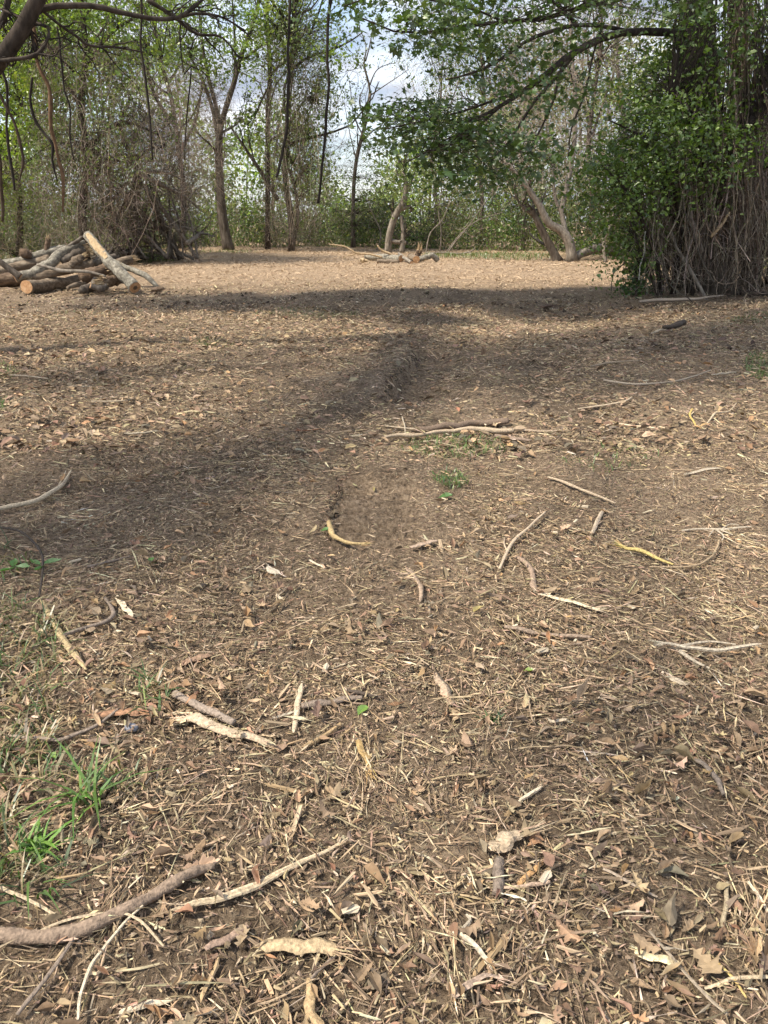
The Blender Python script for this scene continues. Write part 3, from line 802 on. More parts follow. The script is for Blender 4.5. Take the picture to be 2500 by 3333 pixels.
# brush tangle with a broken trunk
def brush():
    Y = 31.0
    root = empty('brush_tangle', gnd(440., 838.), 'dark tangle of broken limbs leaning round a snapped trunk', 'brush pile')
    a = Acc(); Pm, Rm = lines(a, [([(432, 835), (436, 740), (440, 650), (446, 560), (440, 500)], [19, 17, 16, 15, 10], Y + .6, True)], Y, 10); part('trunk', a, M_BARKR, root, smooth=True)
    sp = [([(470, 600), (510, 690), (555, 770), (585, 845)], [9, 9, 8, 7]), ([(450, 590), (400, 680), (360, 760), (330, 840)], [8, 7, 6, 5]),
          ([(500, 640), (560, 720), (610, 790), (640, 842)], [6, 6, 5, 4]), ([(380, 700), (330, 640), (290, 560), (270, 470)], [7, 6, 5, 3]),
          ([(440, 560), (520, 600), (600, 640), (660, 690)], [7, 6, 4, 2]), ([(430, 530), (350, 520), (290, 560)], [7, 5, 3]),
          ([(455, 560), (540, 560), (600, 590)], [6, 5, 2]), ([(450, 540), (400, 450), (400, 380), (420, 330)], [9, 8, 6, 4]), ([(420, 460), (470, 400), (500, 360)], [8, 7, 6]),
          ([(340, 840), (430, 760), (560, 735), (655, 760)], [4, 4, 4, 3]), ([(610, 790), (640, 770), (660, 755)], [7, 7, 6]), ([(300, 700), (400, 770), (470, 838)], [6, 5, 4]),
          ([(540, 842), (500, 760), (520, 660), (480, 560)], [5, 4, 4, 3])]
    for q in range(26):                       # more snapped limbs propped round the trunk
        x0, x1 = rng.uniform(280, 650), rng.uniform(340, 580); y1 = rng.uniform(560, 820)
        sp.append(([(x0, 842), (x0 * .6 + x1 * .4 + rng.normal() * 14, 842 * .55 + y1 * .45), (x1, y1)], [rng.uniform(2.5, 5.5), rng.uniform(2.5, 5), 2]))
    Ps = [Pm]; Rs = [Rm]
    for s in sp:
        a = Acc(); p, r = lines(a, [(s[0], s[1], (Y - .8 + rng.normal() * .7, Y + rng.normal() * .7))], Y, 7); part('limb', a, M_BARKP if rng.random() < .3 else M_BARK, root, smooth=True); Ps.append(p); Rs.append(r)
    P = np.concatenate(Ps); R = np.concatenate(Rs)
    tw = Acc(); cur = (P, R)
    for g in (dict(nchild=6, lf=.5, ang=55, up=-.03, wob=.3, rmin=.013), dict(nchild=3, lf=.6, ang=55, up=-.06, wob=.32, rmin=.008), dict(nchild=3, lf=.7, ang=50, up=-.08, wob=.35, rmin=.004)):
        cur = growth(cur[0], cur[1], **g)
        cur[0][:, :, 2] = np.maximum(cur[0][:, :, 2], .03)
        tubes(tw, cur[0], cur[1], 3, sample_colors([(.10, .08, .062), (.18, .145, .11), (.26, .215, .17)], [2, 2, 2], len(cur[0]), .25))
    part('twigs', tw, M_TWIG, root, kind='stuff')
    haze_twigs([(290, 400), (560, 380), (650, 640), (660, 800), (300, 840), (260, 600)], 2200, Y, .9, [(.2, .16, .13), (.14, .11, .085), (.09, .072, .056), (.26, .22, .17)], (.003, .009), 'dead_vines', 1.0)(root, None)
    drape(150, (280, 620), (330, 640), (560, 838), Y - .5, (.004, .011), wig=.07, bow=.3)(root, None)
    lv = Acc(); c = gnd(rng.uniform(360, 560, 60), rng.uniform(836, 846, 60)); leaves_at(lv, np.repeat(c, 25, 0), .09, GREEN_MID, [1] * 4, upb=.2, spread=.16); lv.v[0][:, 2] = np.abs(lv.v[0][:, 2]); part('leaf_sprout', lv, M_LEAF, root, kind='stuff')
brush()

# big vine-covered tree on the right with its maple bough
def vine_tree():
    Y = 17.6
    root = empty('vine_covered_tree', gnd(2330., 950.), 'massive tree smothered in hanging vines at the right edge', 'tree')
    a = Acc(); Pt, Rt = lines(a, [([(2330, 955), (2318, 760), (2300, 500), (2278, 250), (2262, 40), (2255, -300), (2250, -900)], [60, 52, 48, 46, 44, 40, 28], Y, True)], Y, 14, .07); part('trunk', a, M_BARK, root, smooth=True)
    bough = [([(2270, 130), (2215, 112), (2130, 103), (2010, 108), (1930, 138), (1850, 182), (1780, 240), (1700, 300), (1620, 350), (1540, 392), (1450, 400)], [19, 16, 14, 13, 13, 12, 11, 9, 7, 5, 2.5], (17.2, 13.2)),
             ([(2060, 104), (1960, 86), (1880, 82), (1800, 100), (1720, 130), (1650, 180), (1560, 230), (1450, 260)], [8, 8, 7, 7, 6, 5, 4, 2], (16.5, 13.0)),
             ([(1880, 165), (1790, 275), (1740, 330), (1690, 410), (1650, 470), (1600, 520)], [8, 7, 6, 5, 4, 2], (15.8, 14.0)),
             ([(1830, 210), (1800, 330), (1760, 420), (1720, 500), (1690, 560)], [6, 5, 4, 3, 2], (15.6, 14.4)),
             ([(1720, 290), (1600, 330), (1480, 370), (1350, 400), (1250, 420)], [6, 5, 4, 3, 1.5], (14.8, 12.2)),
             ([(1620, 355), (1520, 440), (1420, 480), (1320, 530)], [5, 4, 3, 1.5], (14.2, 12.4)),
             ([(1880, 85), (1830, 30), (1760, -20), (1680, -60), (1560, -90)], [7, 6, 5, 4, 3], (16, 13)),
             ([(2250, -30), (2150, -60), (2020, 0), (1900, 20), (1780, 60), (1640, 70), (1480, 90), (1320, 110), (1180, 60)], [14, 12, 10, 9, 8, 6, 5, 3, 2], (17.2, 11.5)),
             ([(1640, 70), (1540, 30), (1400, 0), (1250, -20), (1120, 20)], [5, 4, 3.5, 3, 1.5], (13.8, 11.2)),
             ([(1960, 88), (1930, 180), (1905, 300), (1860, 420), (1850, 520)], [5, 4, 4, 3, 1.5], (16, 15)),
             ([(2330, -100), (2420, 100), (2520, 230), (2620, 300)], [12, 10, 8, 5], (17.6, 17)),
             ([(2310, 640), (2420, 560), (2520, 540)], [9, 7, 5], (17.4, 16.6)), ([(2290, 380), (2390, 330), (2540, 210)], [9, 7, 4], (17.4, 16.6))]
    skel = []
    for s in bough:
        s = (s[0], [q * .8 for q in s[1]], s[2]); a = Acc(); p, r = lines(a, [s], Y, 8); part('limb', a, M_BARKD, root, smooth=True); skel.append(smooth_line(p[0], 40))
    sk = np.concatenate(skel)
    lv, tw = Acc(), Acc()
    regs = [([(1170, 400), (1230, 345), (1330, 320), (1450, 325), (1560, 370), (1700, 420), (1760, 520), (1640, 590), (1500, 560), (1400, 500), (1260, 480)], 135, (12.0, 14.6)),
            ([(1050, -60), (1500, -80), (1520, 100), (1400, 190), (1330, 170), (1200, 110), (1080, 90)], 62, (11.2, 13.5)),
            ([(1400, 90), (1700, 60), (1760, 250), (1660, 330), (1480, 320), (1400, 220)], 45, (12.5, 14.5)),
            ([(1560, -120), (2260, -120), (2240, 80), (2000, 100), (1800, 190), (1620, 150)], 105, (12.5, 16.8)),
            ([(1620, 160), (1900, 110), (1960, 330), (1880, 560), (1700, 540), (1640, 330)], 42, (13.5, 16)),
            ([(1200, 420), (1500, 440), (1560, 640), (1420, 620), (1290, 570)], 24, (12.4, 14)),
            ([(1500, 480), (1800, 440), (1860, 620), (1700, 680), (1520, 640)], 26, (14, 16))]
    for poly, n, yr in regs:
        p = px_poly(poly, n); spray_crown(lv, tw, at(p[:, 0], p[:, 1], rng.uniform(*yr, n)), sk, 19, np.array([.27, .27, .07]), .078, GREEN_MAPLE, [3, 3, 2, 1.4], T_MAP, F_MAP, 1.1, .0055)
    part('maple_leaves', lv, M_LEAFN, root, kind='stuff'); part('twigs', tw, M_TWIG, root, kind='stuff')
    # hanging vines on and round the trunk
    va = Acc(); n = 520
    x0 = rng.uniform(2080, 2620, n); y0 = rng.uniform(430, 700, n) - 380 * (x0 > 2200) * rng.random(n); Yv = rng.normal(Y - .9, .5, n)
    A = at(x0, y0, Yv); B = at(x0 + rng.normal(size=n) * 45, rng.uniform(740, 985, n), Yv + rng.normal(size=n) * .35); B[:, 2] = np.maximum(B[:, 2], Zh(B[:, 0], B[:, 1]) + .01)
    hang(va, A, B, rng.choice([.004, .006, .009, .014], n, p=[.35, .35, .2, .1]), 11, .045, 4, sample_colors(VINE_TAN, [3, 3, 2, 1.4, 1.2], n, .2), .22)
    n = 85; x0 = rng.normal(2415, 22, n); y0 = rng.uniform(-300, 120, n); Yv = rng.normal(Y - 1.3, .15, n)
    hang(va, at(x0, y0, Yv), at(x0 * .6 + 2400 * .4 + rng.normal(size=n) * 16, rng.uniform(420, 800, n), Yv), rng.uniform(.005, .012, n), 11, .03, 4, sample_colors([(.2, .16, .115), (.13, .10, .075), (.26, .215, .155)], [1, 1, 1], n, .2), .12)
    n = 60; x0 = rng.uniform(2190, 2400, n); y0 = rng.uniform(-400, 200, n)
    hang(va, at(x0, y0, np.full(n, Y - .75)), at(x0 + rng.normal(size=n) * 20, rng.uniform(200, 700, n), np.full(n, Y - .8)), rng.uniform(.006, .02, n), 10, .03, 4, sample_colors(VINE_TAN, [2, 1, 3, .5, 2], n, .2), .16)
    part('hanging_vines', va, M_VINE, root, kind='stuff')
    tg = Acc(); n = 900                                    # loose curls low down
    p = px_poly([(2060, 640), (2250, 560), (2640, 520), (2640, 985), (2110, 955)], n); c = at(p[:, 0], p[:, 1], rng.normal(Y - .6, .7, n)); c[:, 2] = np.maximum(c[:, 2], .05)
    d = rng.normal(size=(n, 3)) * np.array([.6, .5, 1.0]); d /= np.linalg.norm(d, axis=1, keepdims=True); l = rng.uniform(.35, 1.3, n)[:, None]; pts = [c]
    for s in range(8):
        d = d + rng.normal(size=(n, 3)) * .38; d /= np.linalg.norm(d, axis=1, keepdims=True); pts.append(pts[-1] + d * l / 8)
    P = np.stack(pts, 1); P[:, :, 2] = np.maximum(P[:, :, 2], .02)
    tubes(tg, P, rng.choice([.004, .006, .01], n, p=[.45, .4, .15])[:, None] * np.linspace(1, .6, 9)[None], 4, sample_colors(VINE_TAN, [2, 2, 2, 1.2, 2], n, .2)); part('vine_tangle', tg, M_VINE, root, kind='stuff')
    # dark stems and litter deep inside the tangle
    ds = Acc(); n = 260; x0 = rng.uniform(2120, 2700, n); Yv = rng.uniform(Y + .2, Y + 2.2, n); b = gnd(x0, np.full(n, 940.)); A = at(x0 + rng.normal(size=n) * 30, rng.uniform(350, 700, n), Yv); B = at(x0, np.full(n, 930.), Yv); B[:, 2] = 0
    hang(ds, A, B, rng.uniform(.012, .035, n), 8, .08, 5, sample_colors([(.06, .047, .036), (.09, .07, .052)], [1, 1], n, .2), .2); part('inner_stems', ds, M_VINE, root, kind='stuff')
    return sk, root
MAPLE_SK, VT = vine_tree()

# leafy shrub leaning out of the vine tree
def shrub():
    root = empty('leafy_shrub', gnd(2120., 940.), 'broad-leaved green shrub spilling out in front of the vine-covered tree', 'shrub')
    sp = [([(2150, 945), (2140, 860), (2100, 740), (2040, 620), (1960, 540)], [8, 7, 6, 5, 2], (17, 15)), ([(2190, 950), (2210, 800), (2200, 640), (2140, 500), (2060, 430), (1980, 390)], [9, 8, 7, 6, 4, 2], (17, 15)),
          ([(2240, 950), (2270, 760), (2290, 560), (2260, 400), (2180, 300)], [9, 8, 7, 5, 2], (17, 15.6)), ([(2160, 900), (2080, 800), (2050, 720)], [5, 4, 2], (16.5, 15.6)), ([(2300, 600), (2390, 480), (2460, 400), (2520, 330)], [6, 5, 4, 2], (16.4, 15.5)),
          ([(2070, 965), (2075, 900), (2090, 840)], [4, 3, 2], (16.6, 16.4))]
    sk = []
    for s in sp:
        a = Acc(); p, r = lines(a, [(s[0], s[1], s[2], True)], 16, 7); part('stem', a, M_BARKD, root, smooth=True); sk.append(smooth_line(p[0], 30))
    sk = np.concatenate(sk); lv, tw = Acc(), Acc()
    for poly, n, yr in [([(1930, 500), (2050, 400), (2130, 320), (2270, 300), (2330, 420), (2300, 540), (2170, 600), (2130, 700), (2040, 700), (1960, 620)], 300, (14.6, 17)),
                        ([(1880, 560), (1960, 520), (2030, 640), (1960, 760), (1900, 680)], 60, (15.4, 18)), ([(2180, -120), (2430, -120), (2420, 300), (2290, 380), (2190, 300)], 120, (15.3, 16.5)),
                        ([(2000, 340), (2090, 200), (2200, 110), (2230, 330), (2120, 430)], 105, (15.8, 18.5)), ([(2400, -120), (2640, -120), (2640, 560), (2430, 540)], 210, (15.3, 18.5)),
                        ([(1970, 700), (2110, 660), (2120, 830), (2070, 900), (2000, 840)], 80, (15.8, 17.2)), ([(2260, 380), (2440, 360), (2420, 540), (2300, 620)], 60, (15.0, 16.2)), ([(2160, 560), (2320, 560), (2300, 700), (2170, 720)], 26, (15.4, 16.4)),
                        ([(1960, 800), (2060, 780), (2070, 950), (2000, 930)], 14, (16.6, 17.4))]:
        p = px_poly(poly, n); spray_crown(lv, tw, at(p[:, 0], p[:, 1], rng.uniform(*yr, n)), sk, 15, np.array([.28, .28, .11]), .074, [(.10, .17, .026), (.14, .22, .034), (.065, .12, .02), (.18, .265, .045)], [3, 2, 2, 1], T_LF4, F_LF4, .8, .005)
    part('leaves', lv, M_LEAFN, root, kind='stuff'); part('twigs', tw, M_TWIG, root, kind='stuff')
    iv = Acc(); n = 900
    b = gnd(2062., 962.); h = rng.random(n) ** 1.3; pos = b + np.stack([rng.normal(size=n) * .2 * (1.1 - h * .6) + h * .1, rng.normal(size=n) * .2, h * .85], -1)
    leaves_at(iv, pos, .06, [(.06, .13, .025), (.04, .09, .02), (.09, .17, .035)], [1, 1, 1], T_LF4, F_LF4, .3); part('ivy_clump', iv, M_LEAFN, root, kind='stuff')
    return sk
shrub()

# poles and broken sticks standing in the tangle
def pole(name, label, pts, r, Y, mat, cat='branch', k=8, fork=None, flat=1.0):
    p = px_line(pts, Y); a = Acc(); limb(a, p, np.array(r) * mpp(np.mean(Y)), None, k, .06, .15)
    for f in (fork or []):
        limb(a, px_line(f[0], Y if len(f) < 3 else f[2]), np.array(f[1]) * mpp(np.mean(Y)), None, 6, .06, .15)
    return solo(name, a, mat, p[0], label, cat, smooth=True)
pole('leaning_pole', 'long pale pole leaning from the vine tangle down to the ground', [(2305, 985), (2265, 910), (2228, 850), (2195, 790), (2170, 690)], [5, 5.5, 6, 5.5, 5], (15.8, 16.5), M_BARKP)
pole('broken_branch', 'pale grey broken branch hanging in front of the vine-covered trunk', [(2240, 620), (2246, 690), (2264, 750), (2285, 820)], [5, 7, 8, 6], 16.2, M_BARKP)
pole('snapped_stick', 'bright tan snapped stick caught in the vines near the right edge', [(2375, 690), (2350, 730), (2314, 772)], [3, 6, 5], 16.0, M_PEEL)
pole('dark_log', 'dark smooth log end poking in at the right edge by the tangle', [(2412, 955), (2480, 957), (2600, 962)], [8, 8, 8], 16.6, M_BARKD, 'log')
pole('pale_branch', 'crooked pale branch in the upper tangle at the right edge', [(2430, 560), (2452, 600), (2446, 635), (2480, 645), (2490, 668)], [4, 4, 4, 3, 2], 16.6, M_BARKP)

# near tree whose limbs enter at the upper left
def limb_tree():
    root = empty('overhanging_tree', (-6.6, 8.6, 0.0), 'dark tree leaning in from the upper left corner with bare curving limbs', 'tree')
    Y = 9.5
    a = Acc(); tp = np.array([(-6.6, 8.6, -.1), (-6.4, 8.7, 1.2), (-5.9, 8.9, 2.4), *at(np.array([-150., -30, 60, 110, 170]), np.array([330., 230, 110, 20, -120]), np.full(5, 9.2)), *at(np.array([260., 420.]), np.array([-420., -900]), np.array([9.6, 10.4]))])
    tr, rr2 = limb(a, tp, [.24, .2, .16, .115, .09, .08, .072, .065, .055, .04], 40, 12, .04); part('trunk', a, M_BARKD, root, smooth=True)
    sp = [([(95, 55), (150, 24), (240, 18), (320, 22), (400, 42), (480, 58), (560, 62), (610, 40), (680, -20)], [9, 8.5, 8, 8, 7, 7, 6, 5, 4], (9.2, 10.2)),
          ([(560, 62), (640, 44), (720, 55), (800, 100)], [4, 4, 3, 2], (10.1, 10.6)), ([(130, 28), (200, 85), (250, 118), (290, 148), (380, 154), (470, 170)], [4, 4, 4, 3.5, 3, 2], (9.3, 10)),
          ([(-60, 205), (20, 196), (80, 188), (120, 176), (150, 140), (162, 95), (140, 82), (80, 62), (0, 28)], [6, 6, 5, 5, 4.5, 4, 4, 4, 3], (9.0, 9.4)),
          ([(480, 0), (560, 50), (640, 110), (720, 120), (780, 190)], [6, 5, 4, 3, 2], (10.5, 11)), ([(30, -20), (10, 60), (-40, 130)], [9, 10, 9], 9.6),
          ([(-120, 300), (-40, 215), (15, 205), (40, 215)], [11, 9, 6, 3], 9.2), ([(90, 60), (105, 120), (118, 190)], [5, 5, 4], 9.3)]
    allp = [tr]
    for s in sp:
        a = Acc(); p, r = lines(a, [s], Y, 8); part('limb', a, M_BARKD, root, smooth=True); allp.append(smooth_line(p[0], 40))
    P = np.array([smooth_line(q, 14) for q in allp[1:]]); R = np.full((len(P), 14), .02)
    tw = Acc()
    c1 = growth(P, R, 7, .38, 48, -.04, .15, 8, .25, .6, .005); tubes(tw, c1[0], c1[1], 5, (.03, .024, .019))
    c2 = growth(c1[0], c1[1], 3, .6, 45, -.06, .2, 7, .28, .6, .0032); tubes(tw, c2[0], c2[1], 4, (.035, .028, .022))
    part('twigs', tw, M_TWIG, root, kind='stuff')
    return np.concatenate(allp), root
OH_SK, OHT = limb_tree()

# individual hanging vines
def vine(label, pts, r, Y, col, mat=None):
    p = px_line(pts, Y); a = Acc(); limb(a, p, np.array(r) * mpp(np.mean(Y)), 5 * len(pts) + 6, 7, .08, .25, col=col)
    solo('hanging_vine', a, mat or M_VINE, p[0], label, 'vine', 'vines hanging over the clearing', smooth=True)
DK = (.032, .025, .02)
vine('long dark rope-like vine with a hooked foot, left of the pair in mid air', [(952, -160), (946, -40), (942, 60), (936, 180), (940, 260), (938, 350), (932, 430), (914, 520), (900, 580)], [4, 4, 4, 4, 4, 4.5, 4.5, 4.5, 5], 11.5, DK)
vine('long dark rope-like vine bordering the open sky gap', [(1090, -160), (1078, -20), (1068, 60), (1066, 180), (1070, 270), (1062, 370), (1060, 420), (1052, 500), (1045, 590), (1036, 662)], [4, 5, 4.5, 4, 4, 4, 4, 4, 4, 3.5], 11.8, DK)
vine('twisting brown vine with an orange lit lower end by the vine curtain', [(105, 50), (118, 150), (125, 210), (155, 275), (165, 330), (168, 410), (178, 460), (190, 520), (205, 600), (204, 690)], [5, 5, 5, 6, 6, 6, 5, 5, 5, 3], 10.2, (.15, .09, .05))
vine('dark looping vine crossing in front of the vine curtain', [(105, 250), (100, 330), (112, 385), (140, 430), (172, 470), (170, 520), (186, 590)], [3, 3.5, 4, 4, 4, 3.5, 2], 10.4, DK)
vine('dark vine trailing at the far left above the log pile', [(5, 220), (25, 300), (20, 400), (26, 470), (40, 560), (48, 620)], [4, 4, 4, 5, 5, 3], 10.0, DK)
vine('reddish dark vine slanting down at the left edge', [(-10, 290), (20, 350), (45, 400), (62, 460), (75, 520), (64, 590)], [4, 4, 5, 5, 4, 2], 9.8, (.06, .04, .028))
vine('thin upright vine standing out against the yellow-green leaves', [(185, 85), (195, 160), (202, 230), (210, 290), (228, 350), (228, 440), (240, 520)], [3, 3.5, 3.5, 3, 2.5, 2.5, 2], 10.2, DK)
vine('dark beaded vine hanging left of the forked tree', [(455, -60), (462, 60), (458, 150), (472, 240), (480, 320), (490, 420), (498, 520)], [3, 3, 3, 3.5, 3.5, 3.5, 2], 10.6, DK)
vine('thin vine wandering down just left of the forked trunk', [(590, 30), (585, 120), (600, 240), (622, 220), (606, 400), (600, 520)], [2, 2, 2, 2.2, 2, 1.5], 10.8, DK)
vine('faint vine stem at the very left edge of the picture', [(0, 500), (4, 580), (8, 680), (6, 720)], [4, 4, 5, 4], 10.0, (.08, .055, .035))

# ------------------------------------------------------------------ undergrowth and the woods behind (masses nobody could count)
def undergrowth():
    n = 2400
    band = np.array([(-1100, 34, 14, 3.8), (-300, 36, 16, 3.6), (100, 36, 10, 3.4), (330, 40, 8, 3.2), (640, 47, 8, 3.0), (900, 46.5, 7, 3.0), (1060, 49, 9, 2.4), (1150, 50, 9, 1.9), (1250, 45, 9, 2.8), (1500, 43, 10, 3.6), (1800, 40, 10, 4.0), (2050, 32, 12, 4.2), (2300, 24, 8, 4.5), (2700, 22, 10, 4.5)], float)
    px = rng.uniform(-1000, 2950, n)
    Y = np.interp(px, band[:, 0], band[:, 1]) + np.abs(rng.normal(size=n)) * np.interp(px, band[:, 0], band[:, 2]) * .45
    H = np.interp(px, band[:, 0], band[:, 3]) * rng.uniform(.45, 1.08, n) * (.45 + 1.0 * vn(px / 85, px * 0, 21))
    X = (px - 1250) / F * Y * 0.94
    base = np.stack([X, Y, np.zeros(n)], -1)
    tip = base + np.stack([rng.normal(size=n) * .9, rng.normal(size=n) * .6, H], -1)
    st = Acc(); P = hang(st, base, tip, rng.uniform(.003, .010, n), 6, .14, 3, sample_colors([(.15, .12, .085), (.22, .18, .13), (.09, .07, .05)], [1, 1, 1], n, .25), .25)
    root = solo('undergrowth', st, M_TWIG, (0, 40, 0), 'dark thicket of stems and leaves along the far clearing edge', 'undergrowth', kind='stuff')
    lv = Acc(); m = 520
    bx = rng.uniform(-1000, 2950, m); bY = np.interp(bx, band[:, 0], band[:, 1]) + rng.random(m) ** 1.3 * 9 - .6
    bh = np.interp(bx, band[:, 0], band[:, 3]) * rng.choice([.35, .6, .85, 1.15], m, p=[.3, .3, .25, .15]) * rng.uniform(.8, 1.2, m); bw = bh * rng.uniform(.25, .5, m) + .25
    tone = sample_colors(GREEN_DARK + GREEN_MID + [(.14, .14, .06), (.17, .15, .085)], [2, 2, 2, 1, 1, 2, 1, 1, 1.2, 1], m, .2)
    cnt = np.minimum((bh * bw * 95).astype(int) + 24, 260); par = np.repeat(np.arange(m), cnt); K = len(par)
    u = rng.normal(size=(K, 3)); u /= np.linalg.norm(u, axis=1, keepdims=True); u *= rng.random((K, 1)) ** .45
    pos = np.stack([(bx[par] - 1250) / F * bY[par] * .94 + u[:, 0] * bw[par], bY[par] + u[:, 1] * bw[par], bh[par] * (.5 + .5 * u[:, 2])], -1) + rng.normal(size=(K, 3)) * .12; pos[:, 2] = np.maximum(pos[:, 2], .04)
    leaves_at(lv, pos, .125, GREEN_DARK, [1] * 4, col=np.clip(tone[par] * np.exp(rng.normal(size=(K, 1)) * .25), .01, .6))
    hz = Acc(); n2 = 2200; px2 = rng.uniform(-300, 2300, n2); Y2 = np.interp(px2, band[:, 0], band[:, 1]) + rng.normal(size=n2) * 1.2; h2 = np.interp(px2, band[:, 0], band[:, 3]) * rng.random(n2) ** 1.3 * 1.25
    c2 = np.stack([(px2 - 1250) / F * Y2 * .94, Y2, h2], -1); d = rng.normal(size=(n2, 3)); d /= np.linalg.norm(d, axis=1, keepdims=True); l = rng.uniform(.4, 1.5, n2)[:, None]; pts = [c2]
    for q in range(5):
        d = d + rng.normal(size=(n2, 3)) * .35 + np.array([0, 0, -.1]); d /= np.linalg.norm(d, axis=1, keepdims=True); pts.append(pts[-1] + d * l / 5)
    PP = np.stack(pts, 1); PP[:, :, 2] = np.maximum(PP[:, :, 2], .02); tubes(hz, PP, rng.uniform(.004, .011, n2)[:, None] * np.linspace(1, .6, 6)[None], 3, sample_colors(TWIG_PINK + [(.14, .11, .08)], [1] * 5, n2, .2)); part('dead_vines', hz, M_TWIG, root, kind='stuff')
    part('leaves', lv, M_LEAF, root, kind='stuff')
    # weeds at the foot of the thicket
    wd = Acc(); n = 5000; px = rng.uniform(-200, 2050, n); Y = np.interp(px, band[:, 0], band[:, 1]) - .5 + rng.random(n) * 2.2
    b = np.stack([(px - 1250) / F * Y * .94, Y, np.zeros(n)], -1)
    leaves_at(wd, b + np.stack([rng.normal(size=n) * .2, np.zeros(n), rng.random(n) ** 2 * .7], -1), .14, GREEN_MID, [1] * 4, upb=.1); part('weeds', wd, M_LEAF, root, kind='stuff')
undergrowth()


def far_woods():
    lv, tr = Acc(), Acc()
    prof = np.array([(-600, 17), (300, 17), (450, 14), (640, 9.5), (760, 8), (900, 8.5), (1030, 6.5), (1075, 3.4), (1140, 2.2), (1220, 2.6), (1260, 5.5), (1400, 8.5), (1700, 11), (1900, 13), (2050, 15), (3200, 17)], float)
    n = 6400
    px = rng.uniform(-1200, 3500, n); Y = rng.uniform(54, 84, n); top = np.interp(px, prof[:, 0], prof[:, 1]) * (.8 + .4 * vn(px / 70, px * 0, 31)) * Y / 64
    c = np.stack([(px - 1250) / F * Y * .94, Y, top * rng.random(n) ** 1.1], -1)
    k = 22
    g = vn(c[:, 0] * .35 + c[:, 1], c[:, 2] * .5, 77)
    c = c[g > .2]; n = len(c); tone = sample_colors(GREEN_MID + GREEN_SPRING + [(.2, .19, .11), (.09, .12, .045)], [1] * 10, n, .2)
    leaves_at(lv, np.repeat(c, k, 0) + rng.normal(size=(n * k, 3)) * np.array([.7, .7, .4]), .29, GREEN_MID, [1] * 4, spread=0, col=np.repeat(tone, k, 0) * np.exp(rng.normal(size=(n * k, 1)) * .2))
    n = 70; px = rng.uniform(-1200, 3500, n); Y = rng.uniform(54, 85, n); h = np.interp(px, prof[:, 0], prof[:, 1]) * 1.1 * Y / 64
    b = np.stack([(px - 1250) / F * Y * .94, Y, np.zeros(n)], -1)
    hang(tr, b, b + np.stack([rng.normal(size=n) * .9, rng.normal(size=n) * .5, h], -1), rng.uniform(.03, .12, n), 9, .2, 5, sample_colors([(.1, .085, .07), (.15, .13, .1), (.07, .058, .046)], [1, 1, 1], n, .2), .2)
    root = solo('far_woods', tr, M_TWIG, (0, 65, 0), 'hazy green wood filling the distance behind the clearing', 'woodland', kind='stuff')
    part('foliage', lv, M_LEAF, root, kind='stuff')
far_woods()

for pts, r_, Y_, lab in [
        ([(1385, 822), (1400, 760), (1440, 715), (1470, 640)], [3, 2.6, 2, 1.2], 37, 'thin pale sapling bending right beside the crooked stub tree'),
        ([(1432, 822), (1436, 750), (1428, 690), (1440, 600)], [2.6, 2.2, 1.8, 1], 38, 'thin upright sapling before the thicket right of the stub tree'),
        ([(1440, 824), (1500, 760), (1560, 715), (1640, 690)], [1.8, 1.6, 1.4, 1], 36.5, 'long pale pole slanting right across the thicket'),
        ([(1450, 822), (1480, 790), (1530, 730), (1590, 640)], [2.6, 2.2, 1.8, 1], 37, 'thin grey pole slanting up through the thicket centre right'),
        ([(1225, 818), (1240, 760), (1215, 700), (1190, 640)], [2.6, 2.4, 2, 1], 42, 'crooked pale stem left of the crooked stub tree')]:
    make_tree('sapling', lab, [(pts, r_)], Y_, M_BARKP, [dict(nchild=5, lf=.4, ang=45, up=.05, rmin=.006), dict(nchild=3, lf=.5, ang=45, up=.0, rmin=.004)], dict(k=1, size=.08, pal=GREEN_MID), kmain=6)

# overhead wires seen in the sky gap
for i, yy in enumerate((540, 580, 617)):
    a = Acc(); p = at(np.array([1150.]), np.array([float(yy)]), np.array([130.]))[0]
    limb(a, np.array([(-55, 130, p[2] + 1.6), (-28, 130, p[2] + .35), (p[0], 130, p[2]), (30, 130, p[2] + .4), (60, 130, p[2] + 1.8)]), .035, 24, 4, 0)
    solo('power_line', a, M_BARKD, (p[0], 130, p[2]), ['uppermost', 'middle', 'lowest'][i] + ' of three thin wires crossing the sky gap', 'wire', 'wires in the sky gap')

# ------------------------------------------------------------------ shade: unseen crown clumps added to the overhanging trees to shade chosen ground
def shade(root, skel, spots, hrange, name='shade_crown'):
    """crown foliage above the frame; spots are (pixel ellipse on the ground, leaf clumps) that it is placed to shade"""
    lv, tw = Acc(), Acc(); cs = []
    for cx, cy, rx, ry, n in spots:
        an = rng.uniform(0, 2 * np.pi, n); q = np.sqrt(rng.random(n))
        g = gnd(cx + rx * q * np.cos(an), cy + ry * q * np.sin(an))
        h = rng.uniform(*hrange, n)
        cs.append(g + SUN * (h / SUN[2])[:, None])
    c = np.concatenate(cs)
    spray_crown(lv, tw, c, skel, 16, np.array([.42, .42, .2]), .17, GREEN_MAPLE, [1] * 4, T_LF4, F_LF4, 1.0, .008)
    part(name, lv, M_LEAFN, root, kind='stuff'); part('shade_twigs', tw, M_TWIG, root, kind='stuff')


